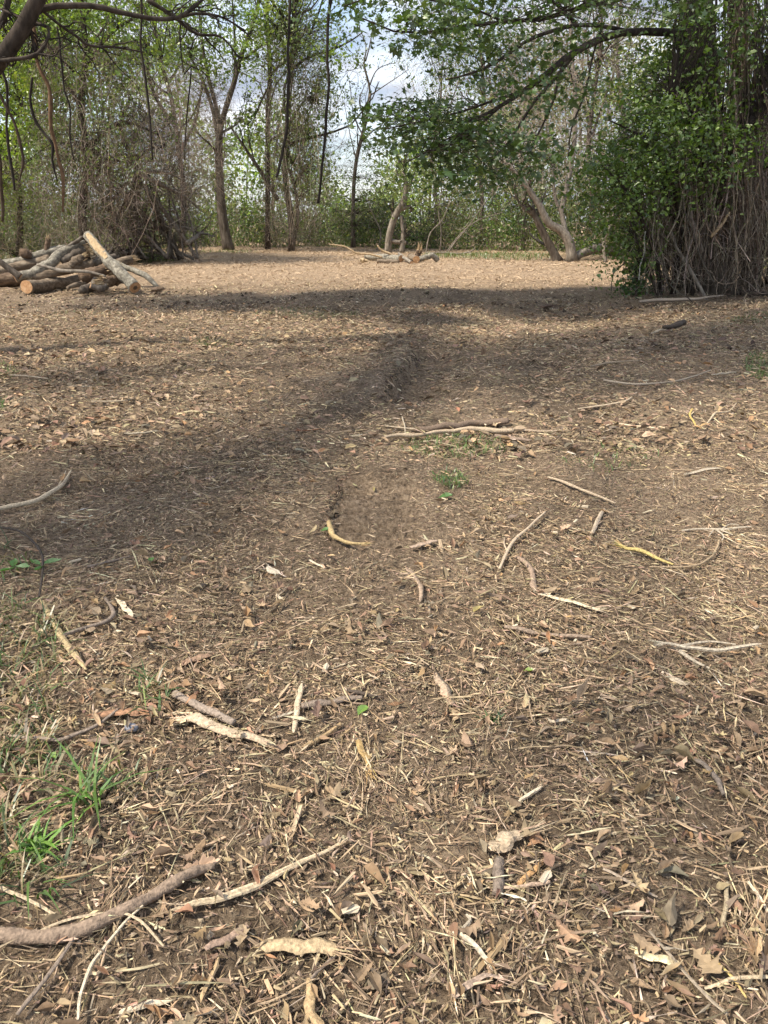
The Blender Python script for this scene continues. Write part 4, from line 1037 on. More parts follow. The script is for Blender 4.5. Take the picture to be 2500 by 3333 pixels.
vt_top = np.array([VT.location]) + np.array([(-.6, -.2, z) for z in np.linspace(8, 14, 12)])
oh_top = OH_SK[OH_SK[:, 2] > 4.5]
shade(VT, vt_top, [(1250, 975, 700, 22, 330), (1900, 1000, 420, 20, 45), (2000, 1190, 620, 110, 95), (1150, 1240, 330, 90, 24), (2350, 1130, 260, 60, 45)], (8.5, 12.5))
shade(OHT, oh_top, [(560, 1540, 480, 90, 20), (600, 985, 420, 30, 80), (150, 1250, 260, 30, 14), (250, 1760, 300, 60, 22), (2380, 2560, 200, 170, 3)], (6.5, 9.5))

# ------------------------------------------------------------------ log piles
def log(label, pts, r, Y, mat, ends='', cat='log', name='log', group=None, split=0, peel=None, k=12, rough=.05, wig=.12, core=None):
    """pts px polyline, r radii in px; ends: which end shows sawn wood ('a' first, 'b' last); split: splinters torn from the last end"""
    p = px_line(pts, Y); ry = mpp(np.mean(Y)) * 1.14
    lift = np.min(p[:, 2] - np.interp(np.linspace(0, 1, len(p)), np.linspace(0, 1, len(r)), np.array(r) * ry) - Zh(p[:, 0], p[:, 1]))
    if lift < -.03: p[:, 2] -= lift + .03
    root = empty(name, p[0], label, cat, group)
    a = Acc(); P, R = limb(a, p, np.array(r) * ry, max(14, 7 * len(pts)), k, rough, wig, True); part('bark', a, mat, root, smooth=True)
    for e in ends:
        a = Acc(); i, j = (0, 1) if e == 'a' else (-1, -2)
        disc(a, P[i], P[i] - P[j], R[i] * 1.0, 14, .004, off=.006); o = part('cut_end', a, M_WOOD, root)
        if core:
            a = Acc(); disc(a, P[i] + (P[i] - P[j]) / np.linalg.norm(P[i] - P[j]) * .008, P[i] - P[j], R[i] * .4, 9, .002, off=.004); part('dark_heart', a, M_BARKR, o)
    if split:
        a = Acc(); d = P[-1] - P[-3]; d /= np.linalg.norm(d); n = split
        n = n * 3; q = P[-2] + rng.normal(size=(n, 3)) * R[-1] * .5
        T = q + (d + rng.normal(size=(n, 3)) * .16) * rng.uniform(.4, 1.8, (n, 1)) * R[-1] * 1.3
        t = np.linspace(0, 1, 4)[None, :, None]; Q = q[:, None] * (1 - t) + T[:, None] * t
        tubes(a, Q, R[-1] * rng.uniform(.06, .2, n)[:, None] * np.array([1, .9, .6, .12])[None], 4); part('splinters', a, M_PEEL, root, kind='stuff')
    if peel:
        a = Acc(); i0, i1 = int(peel[0] * (len(P) - 1)), int(peel[1] * (len(P) - 1)); m = i1 - i0 + 1
        T = np.gradient(P, axis=0); T /= np.linalg.norm(T, axis=1, keepdims=True); view = CAM - P; view /= np.linalg.norm(view, axis=1, keepdims=True)
        u = np.array([0, 0, 1.0]) * .8 + view + np.array(peel[2]); u = u - (u * T).sum(1, keepdims=True) * T; u /= np.linalg.norm(u, axis=1, keepdims=True); s = np.cross(T, u)
        an = np.linspace(-.75, .75, 7); wv = np.sin(np.linspace(.12, np.pi - .12, m)) ** .5 * (1 + rng.normal(size=m) * .15)
        V = P[i0:i1 + 1, None] + (R[i0:i1 + 1, None, None] * 1.07 + .002) * (np.cos(an[None] * wv[:, None])[..., None] * u[i0:i1 + 1, None] + np.sin(an[None] * wv[:, None])[..., None] * s[i0:i1 + 1, None])
        idx = np.arange(m * 7).reshape(m, 7); q = np.stack([idx[:-1, :-1], idx[1:, :-1], idx[1:, 1:], idx[:-1, 1:]], -1).reshape(-1, 4)
        a.add(V.reshape(-1, 3), q); part('peeled_patch', a, M_PEEL, root, smooth=True)
    return root


D = 17.6
GL = 'logs in the pile on the left'
log('brown log with a pale sawn end, lowest at the front of the left pile', [(82, 934), (130, 929), (200, 921), (275, 912)], [17, 17, 17, 16], (16.8, 18.3), M_LOG, 'a', group=GL)
log('reddish peeling log lying second from the bottom of the left pile', [(-90, 915), (0, 911), (100, 900), (190, 882), (270, 862)], [17, 18, 18, 17, 14], (17.8, 18.4), M_BARKR, '', group=GL, split=16, rough=.09)
log('grey lichen-blotched log slanting up to the peak of the left pile', [(50, 905), (100, 890), (162, 860), (190, 832), (236, 806), (270, 790)], [10, 13, 14, 15, 12, 9], (17.3, 18.3), M_BIRCH, 'a', group=GL)
log('dark stick poking in from the left over the lichen-blotched log', [(-60, 806), (0, 850), (34, 878), (66, 901)], [8, 8, 8, 9], (17.2, 17.3), M_BARK, 'b', group=GL)
log('rear brown log in shade at the left end of the pile', [(-100, 885), (0, 880), (68, 868), (165, 842)], [15, 15, 15, 13], (18.5, 18.9), M_LOG, '', group=GL)
log('mottled grey log leaning against the left pile with a red-hearted cut end', [(287, 766), (322, 811), (356, 852), (398, 892), (440, 931)], [13, 14, 16, 16, 16.5], (18.0, 17.0), M_BIRCH, 'b', group=GL, peel=(.04, .52, (-.6, 0, .2)), core=True)
log('thin knotty grey branch leaning right of the red-hearted log', [(362, 848), (422, 875), (470, 896), (490, 911), (512, 934)], [7, 8, 8, 8, 5], (17.9, 17.2), M_BIRCH, '', 'branch', 'branch', GL)
log('shredded rotten brown log under the leaning log', [(262, 905), (300, 893), (354, 876)], [13, 17, 15], (17.3, 17.6), M_BARKR, '', group=GL, split=14, rough=.13)
log('short log with a torn pale end beside the rotten log', [(392, 906), (365, 912), (334, 920)], [13, 14, 13], (17.7, 17.1), M_BARKR, '', group=GL, split=18, rough=.08)
log('curved bare stick at the foot of the left pile', [(218, 938), (258, 925), (288, 908)], [5, 8, 8], (17.0, 17.5), M_LOG, '', 'branch', 'branch', GL)
log('crumbling bark chunk lying before the left pile', [(262, 948), (285, 940), (306, 932), (312, 908)], [9, 12, 11, 9], (16.8, 17.3), M_BARK, '', 'bark', 'bark_chunk', GL, rough=.15)
log('yellow splintered stub behind the leaning log', [(372, 858), (398, 851), (426, 845)], [12, 13, 11], (18.5, 18.7), M_LOG, '', group=GL, split=20)
log('dark broken stub standing upright behind the left pile', [(152, 842), (153, 806), (157, 775)], [8, 8, 6], 19.0, M_BARKR, '', 'stump', 'broken_stub', GL, split=8)
log('orange-brown stump end behind the left pile', [(104, 838), (88, 832), (72, 824)], [10, 12, 11], (19.0, 18.7), M_BARKR, '', 'stump', 'stump', GL, rough=.12)
log('splintered mossy slab inside the left pile', [(200, 848), (240, 828), (272, 812)], [11, 14, 12], (17.9, 18.2), M_BARK, '', group=GL, split=26, rough=.1)
log('torn pale wood in the middle of the left pile', [(228, 866), (250, 850), (268, 836)], [10, 14, 9], (17.7, 17.9), M_LOG, '', 'log', 'torn_log', GL, split=22, rough=.15)
log('flat bark piece on the ground right of the left pile', [(492, 944), (512, 940), (532, 938)], [5, 7, 4], 16.8, M_BARKR, '', 'bark', 'bark_piece', GL)

log('weathered grey log crossing behind the lichen-blotched log', [(-40, 862), (60, 850), (150, 822), (215, 806)], [11, 12, 12, 10], (18.8, 19.1), M_BIRCH, '', group=GL)
log('thin crooked stick propped on the peak of the left pile', [(205, 812), (240, 792), (268, 774), (300, 770)], [4, 5, 5, 3], (18.0, 18.2), M_BARK, '', 'branch', 'branch', GL)
log('grey-brown log wedged under the lichen-blotched log', [(110, 902), (180, 884), (250, 866), (300, 858)], [12, 13, 13, 11], (17.5, 18.0), M_LOG, 'a', group=GL)
log('short dark billet behind the red-hearted log', [(300, 862), (345, 842), (380, 838)], [11, 12, 11], (18.3, 18.6), M_BARK, 'b', group=GL)
log('stubby knotted log on the ground right of the rotten log', [(296, 930), (330, 938), (352, 930)], [8, 10, 8], (16.9, 17.0), M_BARK, 'a', group=GL)
log('slim twisted stick across the middle of the left pile', [(120, 862), (200, 880), (280, 884), (345, 900)], [4, 5, 5, 3], (17.1, 17.2), M_BARKP, '', 'branch', 'branch', GL)

GF = 'logs in the small far pile'
log('long grey log with a round orange sawn end in the far pile', [(1192, 839), (1237, 841), (1306, 848)], [8, 9, 9.5], (31.5, 29.8), M_BIRCH, 'b', group=GF)
log('bark-covered log along the front of the far pile', [(1226, 853), (1262, 853), (1300, 855)], [6, 7, 6], 29.4, M_LOG, '', group=GF, rough=.1)
log('short log with an orange sawn face pointing at the viewer', [(1338, 843), (1346, 848), (1354, 854)], [9, 9, 9.5], (30.6, 29.3), M_LOG, 'b', group=GF)
log('bent grey log at the right end of the far pile', [(1366, 858), (1395, 850), (1408, 849), (1422, 864)], [6.5, 7, 7.5, 7], (29.3, 29.5), M_BIRCH, '', group=GF)
log('reddish broken stump standing up in the far pile', [(1352, 850), (1360, 836), (1364, 824)], [8, 8, 8], 30.0, M_BARKR, '', 'stump', 'broken_stump', GF, split=8, rough=.12)
log('tan stick slanting up behind the bent log of the far pile', [(1374, 849), (1390, 840), (1404, 831)], [4, 5, 5], 30.0, M_PEEL, 'b', 'branch', 'stick', GF)
log('pale stick lying toward the viewer between the sawn ends', [(1298, 830), (1318, 846), (1340, 861)], [4, 4.5, 4.5], (30.4, 29.0), M_BARKP, 'b', 'branch', 'stick', GF)
log('pale broken chunk at the left end of the far pile', [(1172, 846), (1186, 848), (1198, 852)], [5, 6, 4], 29.6, M_PEEL, '', 'log', 'wood_chunk', GF, rough=.15)
pole('bare_branch', 'long white branch reaching left from the far pile', [(1071, 795), (1119, 801), (1142, 813), (1162, 824), (1204, 828), (1243, 837)], [1.5, 2.2, 2.6, 3, 3, 3], 30.4, M_PEEL, fork=[([(1162, 824), (1146, 830), (1128, 832)], [2.4, 2, 1.4], 30.4), ([(1090, 797), (1080, 788), (1076, 780)], [1.3, 1.1, .8], 30.4)])
pole('bare_branch', 'white crooked branch rising from the middle of the far pile', [(1228, 798), (1243, 815), (1264, 824), (1288, 838), (1300, 845)], [2.4, 3, 3.4, 3.6, 3.4], 30.2, M_PEEL, fork=[([(1284, 836), (1292, 824)], [2.4, 1.6], 30.2)])
pole('bare_branch', 'thin pale branch on the grass right of the far pile', [(1388, 822), (1442, 822), (1487, 826), (1532, 819), (1547, 806)], [1.8, 2.2, 2.8, 2.6, 1.4], 36.5, M_BARKP, fork=[([(1528, 820), (1534, 832), (1540, 842)], [2.4, 2.2, 2], (36.5, 36))])

# ------------------------------------------------------------------ loose wood lying about, one by one
PALE, CREAM, TAN, OCHRE = (.50, .40, .27), (.57, .48, .35), (.38, .28, .18), (.47, .32, .14)
GREYB, BRN, RED, DARK, WHITE = (.24, .19, .15), (.20, .135, .09), (.27, .13, .075), (.085, .066, .052), (.48, .41, .31)


def stick(name, label, pts, wpx, col, kind='stick', fray=0, lift=.25, forks=(), end=None, jit=None):
    """a piece lying on the ground; pts px polyline, wpx full width(s) in px"""
    pts = np.asarray(pts, float); g = gnd(pts[:, 0], pts[:, 1])
    sl = np.linalg.norm(g - CAM, axis=1)
    wpx = np.broadcast_to(np.interp(np.linspace(0, 1, len(pts)), np.linspace(0, 1, np.size(wpx)), np.atleast_1d(wpx)), len(pts))
    r = wpx * .5 * sl / F
    flat = {'stick': .9, 'slab': .42, 'bark': .3, 'straw': .7}[kind]
    def lay(gg, rr_):
        gg = gg.copy(); gg[:, 2] = Zh(gg[:, 0], gg[:, 1]) + rr_ * flat * .45 + .011 + lift * .008 + np.clip(np.linalg.norm(gg - CAM, axis=1) - 3, 0, 20) * .0045; return gg
    n = 7 * len(pts) + 4
    P = smooth_line(lay(g, r), n); R = np.interp(np.linspace(0, 1, n), np.linspace(0, 1, len(r)), r)
    P[:, 2] = .55 * P[:, 2] + .45 * np.interp(np.linspace(0, 1, n), [0, 1], [P[0, 2], P[-1, 2]])
    P = P + np.stack([soft(n, 5) for _ in range(3)], -1) * R[:, None] * .22
    a = Acc(); k = {'stick': 12, 'slab': 6, 'bark': 8, 'straw': 6}[kind]; k = k if wpx.max() > 9 else 6
    rough = {'stick': .09, 'slab': .08, 'bark': .1, 'straw': .04}[kind]
    Rr = R * (1 + soft(n, 3) * rough)
    if kind == 'slab': Rr = Rr * np.minimum(1, .35 + np.minimum(np.arange(n), np.arange(n)[::-1]) * .3)
    tubes(a, P, Rr, k, np.array(col), True, jit or {'stick': .035}.get(kind, .02), flat, 1 + rng.normal(size=k) * {'stick': .05, 'slab': .25, 'bark': .14, 'straw': .1}[kind], {'stick': .12, 'slab': .2, 'bark': .16, 'straw': .12}[kind])
    for f in forks:
        fp = np.asarray(f[0], float); fg = gnd(fp[:, 0], fp[:, 1]); fr = np.linspace(f[1], f[1] * .5, len(fp)) * .5 * np.linalg.norm(fg - CAM, axis=1) / F
        Q = smooth_line(lay(fg, fr), 14); tubes(a, Q, np.interp(np.linspace(0, 1, 14), np.linspace(0, 1, len(fr)), fr), 6, np.array(col), True, .06)
    for fray in ([fray] if kind != 'slab' else [fray or 5, -5 if fray >= 0 else 5]) if (fray or kind == 'slab') else []:
        m = abs(fray); i, j = (0, 3) if fray < 0 else (-1, -4)
        d = P[i] - P[j]; d /= np.linalg.norm(d); sd = np.cross(d, [0, 0, 1.])
        rr_ = R.max(); q = P[j] + sd * rng.normal(size=(m, 1)) * rr_ * .6 + np.array([0, 0, 1.]) * rng.normal(size=(m, 1)) * rr_ * .2
        e = q + (d + sd * rng.normal(size=(m, 1)) * .35 + np.array([0, 0, 1.]) * np.abs(rng.normal(size=(m, 1))) * .12) * rng.uniform(1.2, 5.5 if m > 5 else 2.6, (m, 1)) * rr_
        t = np.linspace(0, 1, 5)[None, :, None]; tubes(a, q[:, None] * (1 - t) + e[:, None] * t + rng.normal(size=(m, 5, 3)) * rr_ * .05, rr_ * rng.uniform(.06, .16, m)[:, None] * np.array([1, 1, .8, .6, .2])[None], 4, sample_colors([col, tuple(np.array(col) * 1.2)], [1, 1], m, .15))
    o = solo(name, a, M_ONE, (P[0] * np.array([1, 1, 0]) + np.array([0, 0, P[:, 2].min()])), label, {'stick': 'stick', 'slab': 'wood piece', 'bark': 'bark', 'straw': 'straw'}[kind], smooth=(kind in ('stick', 'bark')))
    if end:
        for e in end:
            b = Acc(); i, j = (0, 2) if e == 'a' else (-1, -3)
            disc(b, P[i], P[i] - P[j], R[i] * .92, 9, .001, np.array(CREAM), off=.002); c = part('cut_end', b, M_ONE, None, o.location); c.parent = o; c.location = (0, 0, 0)
    return o


stick('fallen_branch', 'thick curved brown branch half buried at the lower left', [(-60, 3050), (60, 3078), (160, 3078), (300, 3045), (392, 3005), (470, 2965), (560, 2910), (640, 2865), (700, 2832)], [42, 46, 42, 43, 47, 43, 40, 36, 26], (.25, .185, .135), lift=.3, jit=.06)
stick('long_splinter', 'long pale tapering splinter beside the thick curved branch', [(560, 2990), (640, 2970), (800, 2925), (980, 2828), (1060, 2790), (1135, 2742)], [10, 26, 30, 22, 14, 8], PALE, 'slab', -7, .8)
stick('wood_slab', 'yellowish torn wood slab at the bottom centre', [(850, 3090), (910, 3087), (980, 3090), (1050, 3094), (1100, 3102)], [34, 44, 44, 42, 34], (.40, .30, .18), 'slab', 8, 1.0)
stick('curled_bark', 'curled yellow bark strip at the bottom edge', [(1010, 3190), (1006, 3235), (1012, 3290), (1040, 3345), (1060, 3380)], [14, 30, 34, 32, 28], (.38, .27, .15), 'bark', 0, 1)
stick('bark_strip', 'pinkish brown bark strip left of the yellowish torn slab', [(672, 3110), (740, 3075), (805, 3025)], [18, 30, 16], (.34, .24, .18), 'bark', 0, .8)
stick('straw', 'pale straw slanting down at the left edge near the bottom', [(-30, 2905), (60, 2950), (130, 2985), (186, 3018)], [11, 11, 10, 8], PALE, 'straw', 0, 1)
stick('dark_twig', 'long grey twig crossing below the thick curved branch', [(60, 3320), (130, 3235), (196, 3155), (250, 3085), (296, 3035)], [11, 12, 11, 10, 7], GREYB, lift=1)
stick('straw', 'pale bent straw fanning from the thick branch to the bottom', [(255, 3340), (275, 3230), (330, 3130), (400, 3050), (470, 2990)], [10, 11, 12, 10, 7], CREAM, 'straw', -5, 1.4)
stick('straw', 'arched pale straw right of the thick curved branch', [(120, 3080), (250, 3035), (385, 3015), (450, 3030), (500, 3075), (540, 3120)], [7, 8, 8, 8, 8, 5], PALE, 'straw', 0, 2)
stick('straw', 'thin grey straw arching across the bottom centre', [(840, 3270), (920, 3240), (1000, 3200), (1040, 3190)], [7, 7, 6, 4], TAN, 'straw', 0, 1)
stick('splinter', 'flat pale splinter lying along the bottom left', [(390, 3310), (470, 3290), (560, 3275)], [16, 20, 8], CREAM, 'slab', 4)
stick('stick', 'straight grey stick leaning up from the bottom centre', [(1010, 3190), (1070, 3130), (1150, 3070)], [11, 11, 8], GREYB)
stick('wood_chunk', 'stout pale wood chunk near the lower middle', [(1596, 2772), (1640, 2752), (1700, 2722)], [46, 52, 40], (.46, .36, .25), 'slab', 8, 1.2)
stick('stick_stub', 'short upright-looking grey stub below the stout pale chunk', [(1618, 2915), (1620, 2860), (1624, 2812)], [34, 36, 32], GREYB, end='b')
stick('splinter', 'orange tan splinter right of the short grey stub', [(1685, 2890), (1725, 2855), (1772, 2810)], [13, 16, 12], (.5, .3, .14), 'slab')
stick('stick', 'thin pink stick below the orange tan splinter', [(1640, 2898), (1710, 2897), (1790, 2888)], [10, 13, 11], (.48, .35, .25))
stick('straw', 'straight straw pointing at the dark bare patch', [(1960, 2845), (2040, 2895), (2135, 2950)], [10, 10, 7], (.4, .32, .24), 'straw')
stick('cut_block', 'yellow cut block with straight edges at the lower right', [(2056, 3134), (2120, 3145), (2192, 3160)], [24, 30, 27], (.66, .54, .33), 'slab', 0, 1)
stick('white_splinter', 'forked white splinter at the bottom centre right', [(1460, 3040), (1505, 3045), (1550, 3085), (1598, 3135)], [12, 22, 20, 12], WHITE, 'slab', 8, 1, forks=[([(1500, 3042), (1530, 3000), (1518, 2980)], 16)])
stick('frayed_stick', 'frayed pinkish stick bottom centre pointing right', [(1475, 3250), (1530, 3210), (1580, 3180), (1640, 3190)], [20, 18, 14, 8], (.4, .3, .23), 'slab', 14, 1.2)
stick('straw', 'long grey straw slanting to the bottom right corner', [(2110, 3060), (2200, 3160), (2290, 3260), (2360, 3340)], [8, 9, 10, 10], (.33, .27, .2), 'straw', 0, 1)
stick('straw', 'yellow straw near the bottom right corner', [(2335, 3160), (2380, 3220), (2420, 3290)], [8, 9, 6], (.55, .4, .16), 'straw')
stick('straw', 'pale horizontal straw bundle at the right bottom corner', [(2290, 3235), (2380, 3222), (2480, 3218), (2560, 3225)], [9, 12, 12, 9], PALE, 'straw', -5, 1)
stick('splinter', 'bone pale splinter at the far right bottom', [(2430, 2900), (2470, 2960), (2500, 3010)], [9, 11, 8], CREAM, 'straw')
stick('stick', 'grey stick standing out of the litter low on the right', [(2345, 3060), (2358, 2980), (2362, 2905)], [13, 14, 10], (.42, .34, .22))
stick('grey_stick', 'round grey stick with a whitish broken end above the frayed slab', [(573, 2275), (620, 2298), (690, 2328), (762, 2362)], [26, 26, 25, 22], (.30, .24, .19), end='a', lift=.8)
stick('frayed_slab', 'broad pale slab frayed like a broom on the left side', [(600, 2345), (660, 2365), (753, 2394), (820, 2412), (890, 2436)], [46, 50, 40, 34, 24], (.46, .36, .25), 'slab', -30, .8)
stick('curved_twig', 'dark curved twig by the grass at the left', [(40, 2412), (120, 2424), (211, 2424), (316, 2379), (388, 2330)], [9, 12, 12, 11, 7], GREYB, lift=1.5)
stick('bark_chunk', 'red-brown rotten chunk next to the grey stone', [(310, 2348), (370, 2335), (452, 2334)], [30, 36, 26], (.30, .17, .10), 'slab', 6, 1)
stick('pale_stick', 'square pale stick pointing away from the viewer in the middle', [(956, 2396), (966, 2330), (982, 2243)], [15, 17, 16], (.5, .4, .28), 'slab', 0, 1)
stick('grey_stick', 'grey-brown stick lying crosswise right of the square pale stick', [(985, 2304), (1060, 2300), (1120, 2294), (1180, 2290)], [20, 22, 19, 14], GREYB, end='a')
stick('white_chip', 'white sliver touching the square pale stick', [(888, 2340), (925, 2328), (968, 2320)], [9, 13, 9], WHITE, 'slab')
stick('yellow_stick', 'yellow-tan stick slanting up in the middle', [(985, 2434), (1050, 2400), (1110, 2364)], [10, 14, 14], (.44, .31, .17))
stick('forked_splinter', 'yellow torn splinter with frayed foot in the middle', [(1164, 2425), (1182, 2470), (1198, 2505), (1214, 2540)], [22, 24, 22, 16], OCHRE, 'slab', 10, .8)
stick('dark_stick', 'dark charred-looking stick meeting the crosswise grey stick', [(1135, 2266), (1190, 2280), (1250, 2290)], [11, 13, 9], DARK)
stick('splinter', 'big cream splinter bending down at the left edge', [(140, 1975), (165, 2030), (195, 2085), (240, 2145), (285, 2200)], [10, 14, 17, 18, 10], (.44, .34, .19), 'slab', -8, 1.5)
stick('plank_piece', 'flat reddish brown plank piece left of centre', [(590, 2160), (635, 2147), (688, 2132)], [22, 26, 18], (.26, .17, .115), 'slab')
stick('fibre_bundle', 'white shredded fibre bundle at the right edge', [(2125, 2120), (2190, 2125), (2260, 2135), (2350, 2145), (2470, 2140)], [10, 16, 18, 16, 10], WHITE, 'slab', -22, 1.6, forks=[([(2210, 2140), (2260, 2175), (2306, 2198)], 13), ([(2200, 2125), (2300, 2110), (2390, 2125)], 9)])
stick('splinter', 'short rounded cream piece in the centre right', [(1782, 2360), (1815, 2361), (1850, 2359)], [13, 15, 12], CREAM, 'slab')
stick('curved_stick', 'dark curved stick on the right in soft light', [(2258, 2500), (2295, 2525), (2330, 2570), (2352, 2608)], [12, 15, 16, 12], (.2, .165, .135), lift=1)
stick('bark_slab', 'brown bark slab lying left of the dark curved stick', [(1915, 2550), (1985, 2560), (2066, 2582)], [18, 26, 14], (.23, .165, .12), 'bark')
stick('wood_stub', 'blunt pale stub at the right below the white fibres', [(2172, 2218), (2200, 2230), (2228, 2243)], [20, 26, 18], (.56, .46, .33), 'slab')
stick('splinter', 'cream splinter in the lower centre pointing up right', [(1685, 2622), (1722, 2602), (1764, 2578)], [11, 15, 11], CREAM, 'slab')
stick('shredded_strip', 'shredded tan strip with split foot right of centre', [(1415, 2195), (1432, 2230), (1450, 2262), (1470, 2300)], [16, 28, 32, 24], (.4, .30, .21), 'bark', 10)
stick('frayed_stick', 'long white frayed stick lying in the middle right', [(1747, 1948), (1800, 1960), (1853, 1975), (1905, 1993), (1955, 2002)], [15, 17, 18, 17, 13], (.62, .52, .36), 'slab', 14, 1)
stick('white_root', 'tuft of white thread roots near the right edge', [(2215, 1760), (2280, 1752), (2345, 1755), (2440, 1748)], [5, 6, 8, 4], WHITE, 'straw', 0, 1.5, forks=[([(2340, 1756), (2370, 1740), (2400, 1742)], 5), ([(2330, 1757), (2350, 1775), (2345, 1790)], 6), ([(2320, 1752), (2300, 1780)], 4), ([(2340, 1756), (2380, 1772)], 5)])
stick('curved_vine', 'curved tan vine piece below the white thread roots', [(2110, 1868), (2180, 1870), (2245, 1869), (2300, 1846), (2325, 1820), (2336, 1786)], [6, 8, 8, 8, 8, 6], (.40, .30, .19), lift=1)
stick('broken_stick', 'brown stick with a bend and pale tip in the middle right', [(1678, 1828), (1702, 1845), (1725, 1870), (1733, 1900), (1741, 1938)], [17, 18, 18, 17, 18], (.33, .24, .175), end='b')
stick('forked_twig', 'pale forked twig above the bent brown stick', [(1625, 1868), (1650, 1815), (1675, 1778), (1720, 1740), (1772, 1700)], [10, 10, 10, 9, 6], (.48, .38, .27), lift=1, forks=[([(1650, 1815), (1640, 1790), (1642, 1770)], 7)])
stick('stick', 'long low brown stick below the white frayed stick', [(1640, 2068), (1720, 2075), (1800, 2082), (1925, 2090)], [15, 15, 13, 10], (.3, .225, .165), lift=.6)
stick('stick', 'short pale forked stick between the twig and the straw tuft', [(1927, 1758), (1942, 1722), (1964, 1680)], [12, 15, 10], (.5, .4, .29))
stick('white_stick', 'straight white stick at the right in the upper litter', [(2222, 1566), (2280, 1556), (2345, 1543)], [7, 12, 9], WHITE, 'slab')
stick('bark_piece', 'flat pinkish bark slab at the edge of the tread prints', [(1335, 1799), (1375, 1788), (1420, 1776)], [15, 22, 12], (.36, .27, .2), 'bark', 0, 1)
stick('stick', 'brown flat stick pointing down right of the tread prints', [(1322, 1880), (1345, 1905), (1363, 1930), (1370, 1985)], [11, 17, 19, 15], (.31, .23, .165), 'slab')
stick('stick', 'long thin pale stick lying diagonally right of the weeds', [(1785, 1557), (1840, 1588), (1905, 1613), (2003, 1660)], [9, 11, 9, 5], (.47, .37, .26), lift=1)
stick('fallen_branch', 'pale branch entering at the left edge with a forked tip', [(-20, 1668), (60, 1655), (130, 1640), (203, 1606), (236, 1570)], [15, 16, 15, 11, 5], (.5, .41, .29), lift=1, forks=[([(185, 1616), (215, 1585), (220, 1570)], 6)])
stick('bent_stick', 'ochre bent stick lying in the tread prints', [(1070, 1712), (1080, 1742), (1098, 1768), (1140, 1780), (1200, 1783)], [18, 19, 17, 14, 6], (.46, .34, .17), 'stick', 12, 1.2)
stick('dark_twig', 'dark thin twig looping at the left edge', [(-20, 1742), (60, 1750), (110, 1775), (136, 1815), (140, 1870), (130, 1960)], [7, 7, 8, 8, 7, 5], DARK, lift=1)
stick('twig', 'grey twig in the left litter pointing right', [(285, 1855), (350, 1845), (425, 1832)], [9, 9, 6], GREYB)
stick('white_chunk', 'whitish crumbled chunk left of the tread prints', [(872, 1868), (890, 1880), (908, 1898)], [18, 32, 22], (.5, .43, .33), 'slab', 4, 1)
stick('splinter', 'cream splinter left of centre in the mid litter', [(383, 1966), (408, 1992), (435, 2022)], [12, 15, 12], CREAM, 'slab')
stick('dark_branch', 'dark forked branch above the grass on the left', [(205, 2088), (290, 2060), (360, 2035), (372, 2010), (345, 1975)], [12, 14, 14, 12, 8], GREYB, lift=1)
stick('splinter', 'short cream splinter below the tread prints', [(1004, 1848), (1035, 1862), (1060, 1880)], [6, 10, 6], CREAM, 'slab')
stick('log', 'dark bark log, rear of two small logs lying crosswise mid ground', [(1362, 1388), (1432, 1387), (1500, 1381), (1565, 1376), (1657, 1377)], [20, 23, 22, 24, 22], (.20, .145, .105), lift=.5)
stick('log', 'long pale log, front of two small logs lying crosswise mid ground', [(1253, 1417), (1300, 1414), (1359, 1413), (1439, 1403), (1558, 1400), (1671, 1404)], [12, 17, 15, 17, 20, 18], (.46, .36, .25), lift=.8, end='b')
stick('stick', 'brown stub under the right end of the long pale log', [(1611, 1414), (1660, 1422), (1726, 1434)], [14, 16, 9], (.27, .2, .15))
stick('splinter', 'torn pale wood trailing right from the long pale log', [(1672, 1394), (1720, 1398), (1780, 1403), (1835, 1404)], [10, 13, 9, 5], (.58, .45, .32), 'slab', 10)
stick('splinter', 'torn pale wood left of the dark bark log', [(1250, 1380), (1300, 1384), (1355, 1386)], [5, 10, 9], (.55, .44, .31), 'slab', -8)
stick('straw', 'thin pale straw crossing the right end of the dark log', [(1305, 1345), (1315, 1370), (1320, 1402)], [3, 4, 3], CREAM, 'straw')
stick('dark_log', 'short dark log on the shaded right side', [(2158, 1083), (2190, 1079), (2224, 1075)], [14, 19, 20], (.09, .07, .055), end='b', lift=.5)
stick('slab', 'pale slab left of the short dark log', [(2118, 1094), (2140, 1088), (2165, 1084)], [6, 12, 8], (.42, .34, .25), 'slab')
stick('stump', 'small splintered stump sticking up from the bright ground', [(1770, 1025), (1779, 1018), (1788, 1022)], [14, 22, 14], (.15, .1, .07), 'slab', 16, 2)
stick('twig', 'curved tan twig on the shaded right ground', [(1918, 1226), (1960, 1213), (2003, 1205), (2075, 1201)], [5, 7, 7, 4], (.37, .29, .2), lift=.8)
stick('twig', 'long thin branch with a blunt pale end on the shaded right', [(1962, 1266), (2010, 1275), (2079, 1281), (2192, 1270), (2250, 1252), (2310, 1228)], [8, 8, 6, 6, 5, 3], (.40, .33, .25), lift=.8)
stick('twig', 'pale stick near the right edge on shaded ground', [(2312, 1247), (2350, 1241), (2390, 1236)], [5, 7, 4], (.5, .42, .31))
stick('stick', 'long low stick lying before the vine tangle', [(2079, 993), (2150, 990), (2252, 988), (2300, 980), (2352, 975)], [9, 11, 10, 8, 5], (.32, .26, .2), lift=.8)
stick('stick', 'pale stick on bright litter in the centre right', [(1880, 1340), (1940, 1337), (2030, 1330), (2060, 1312)], [6, 8, 7, 4], (.5, .4, .28), lift=.8)
stick('stick', 'pale stick running right from the small log pair', [(1950, 1408), (2000, 1398), (2060, 1406), (2130, 1418)], [5, 8, 8, 6], (.55, .44, .3), lift=.8)
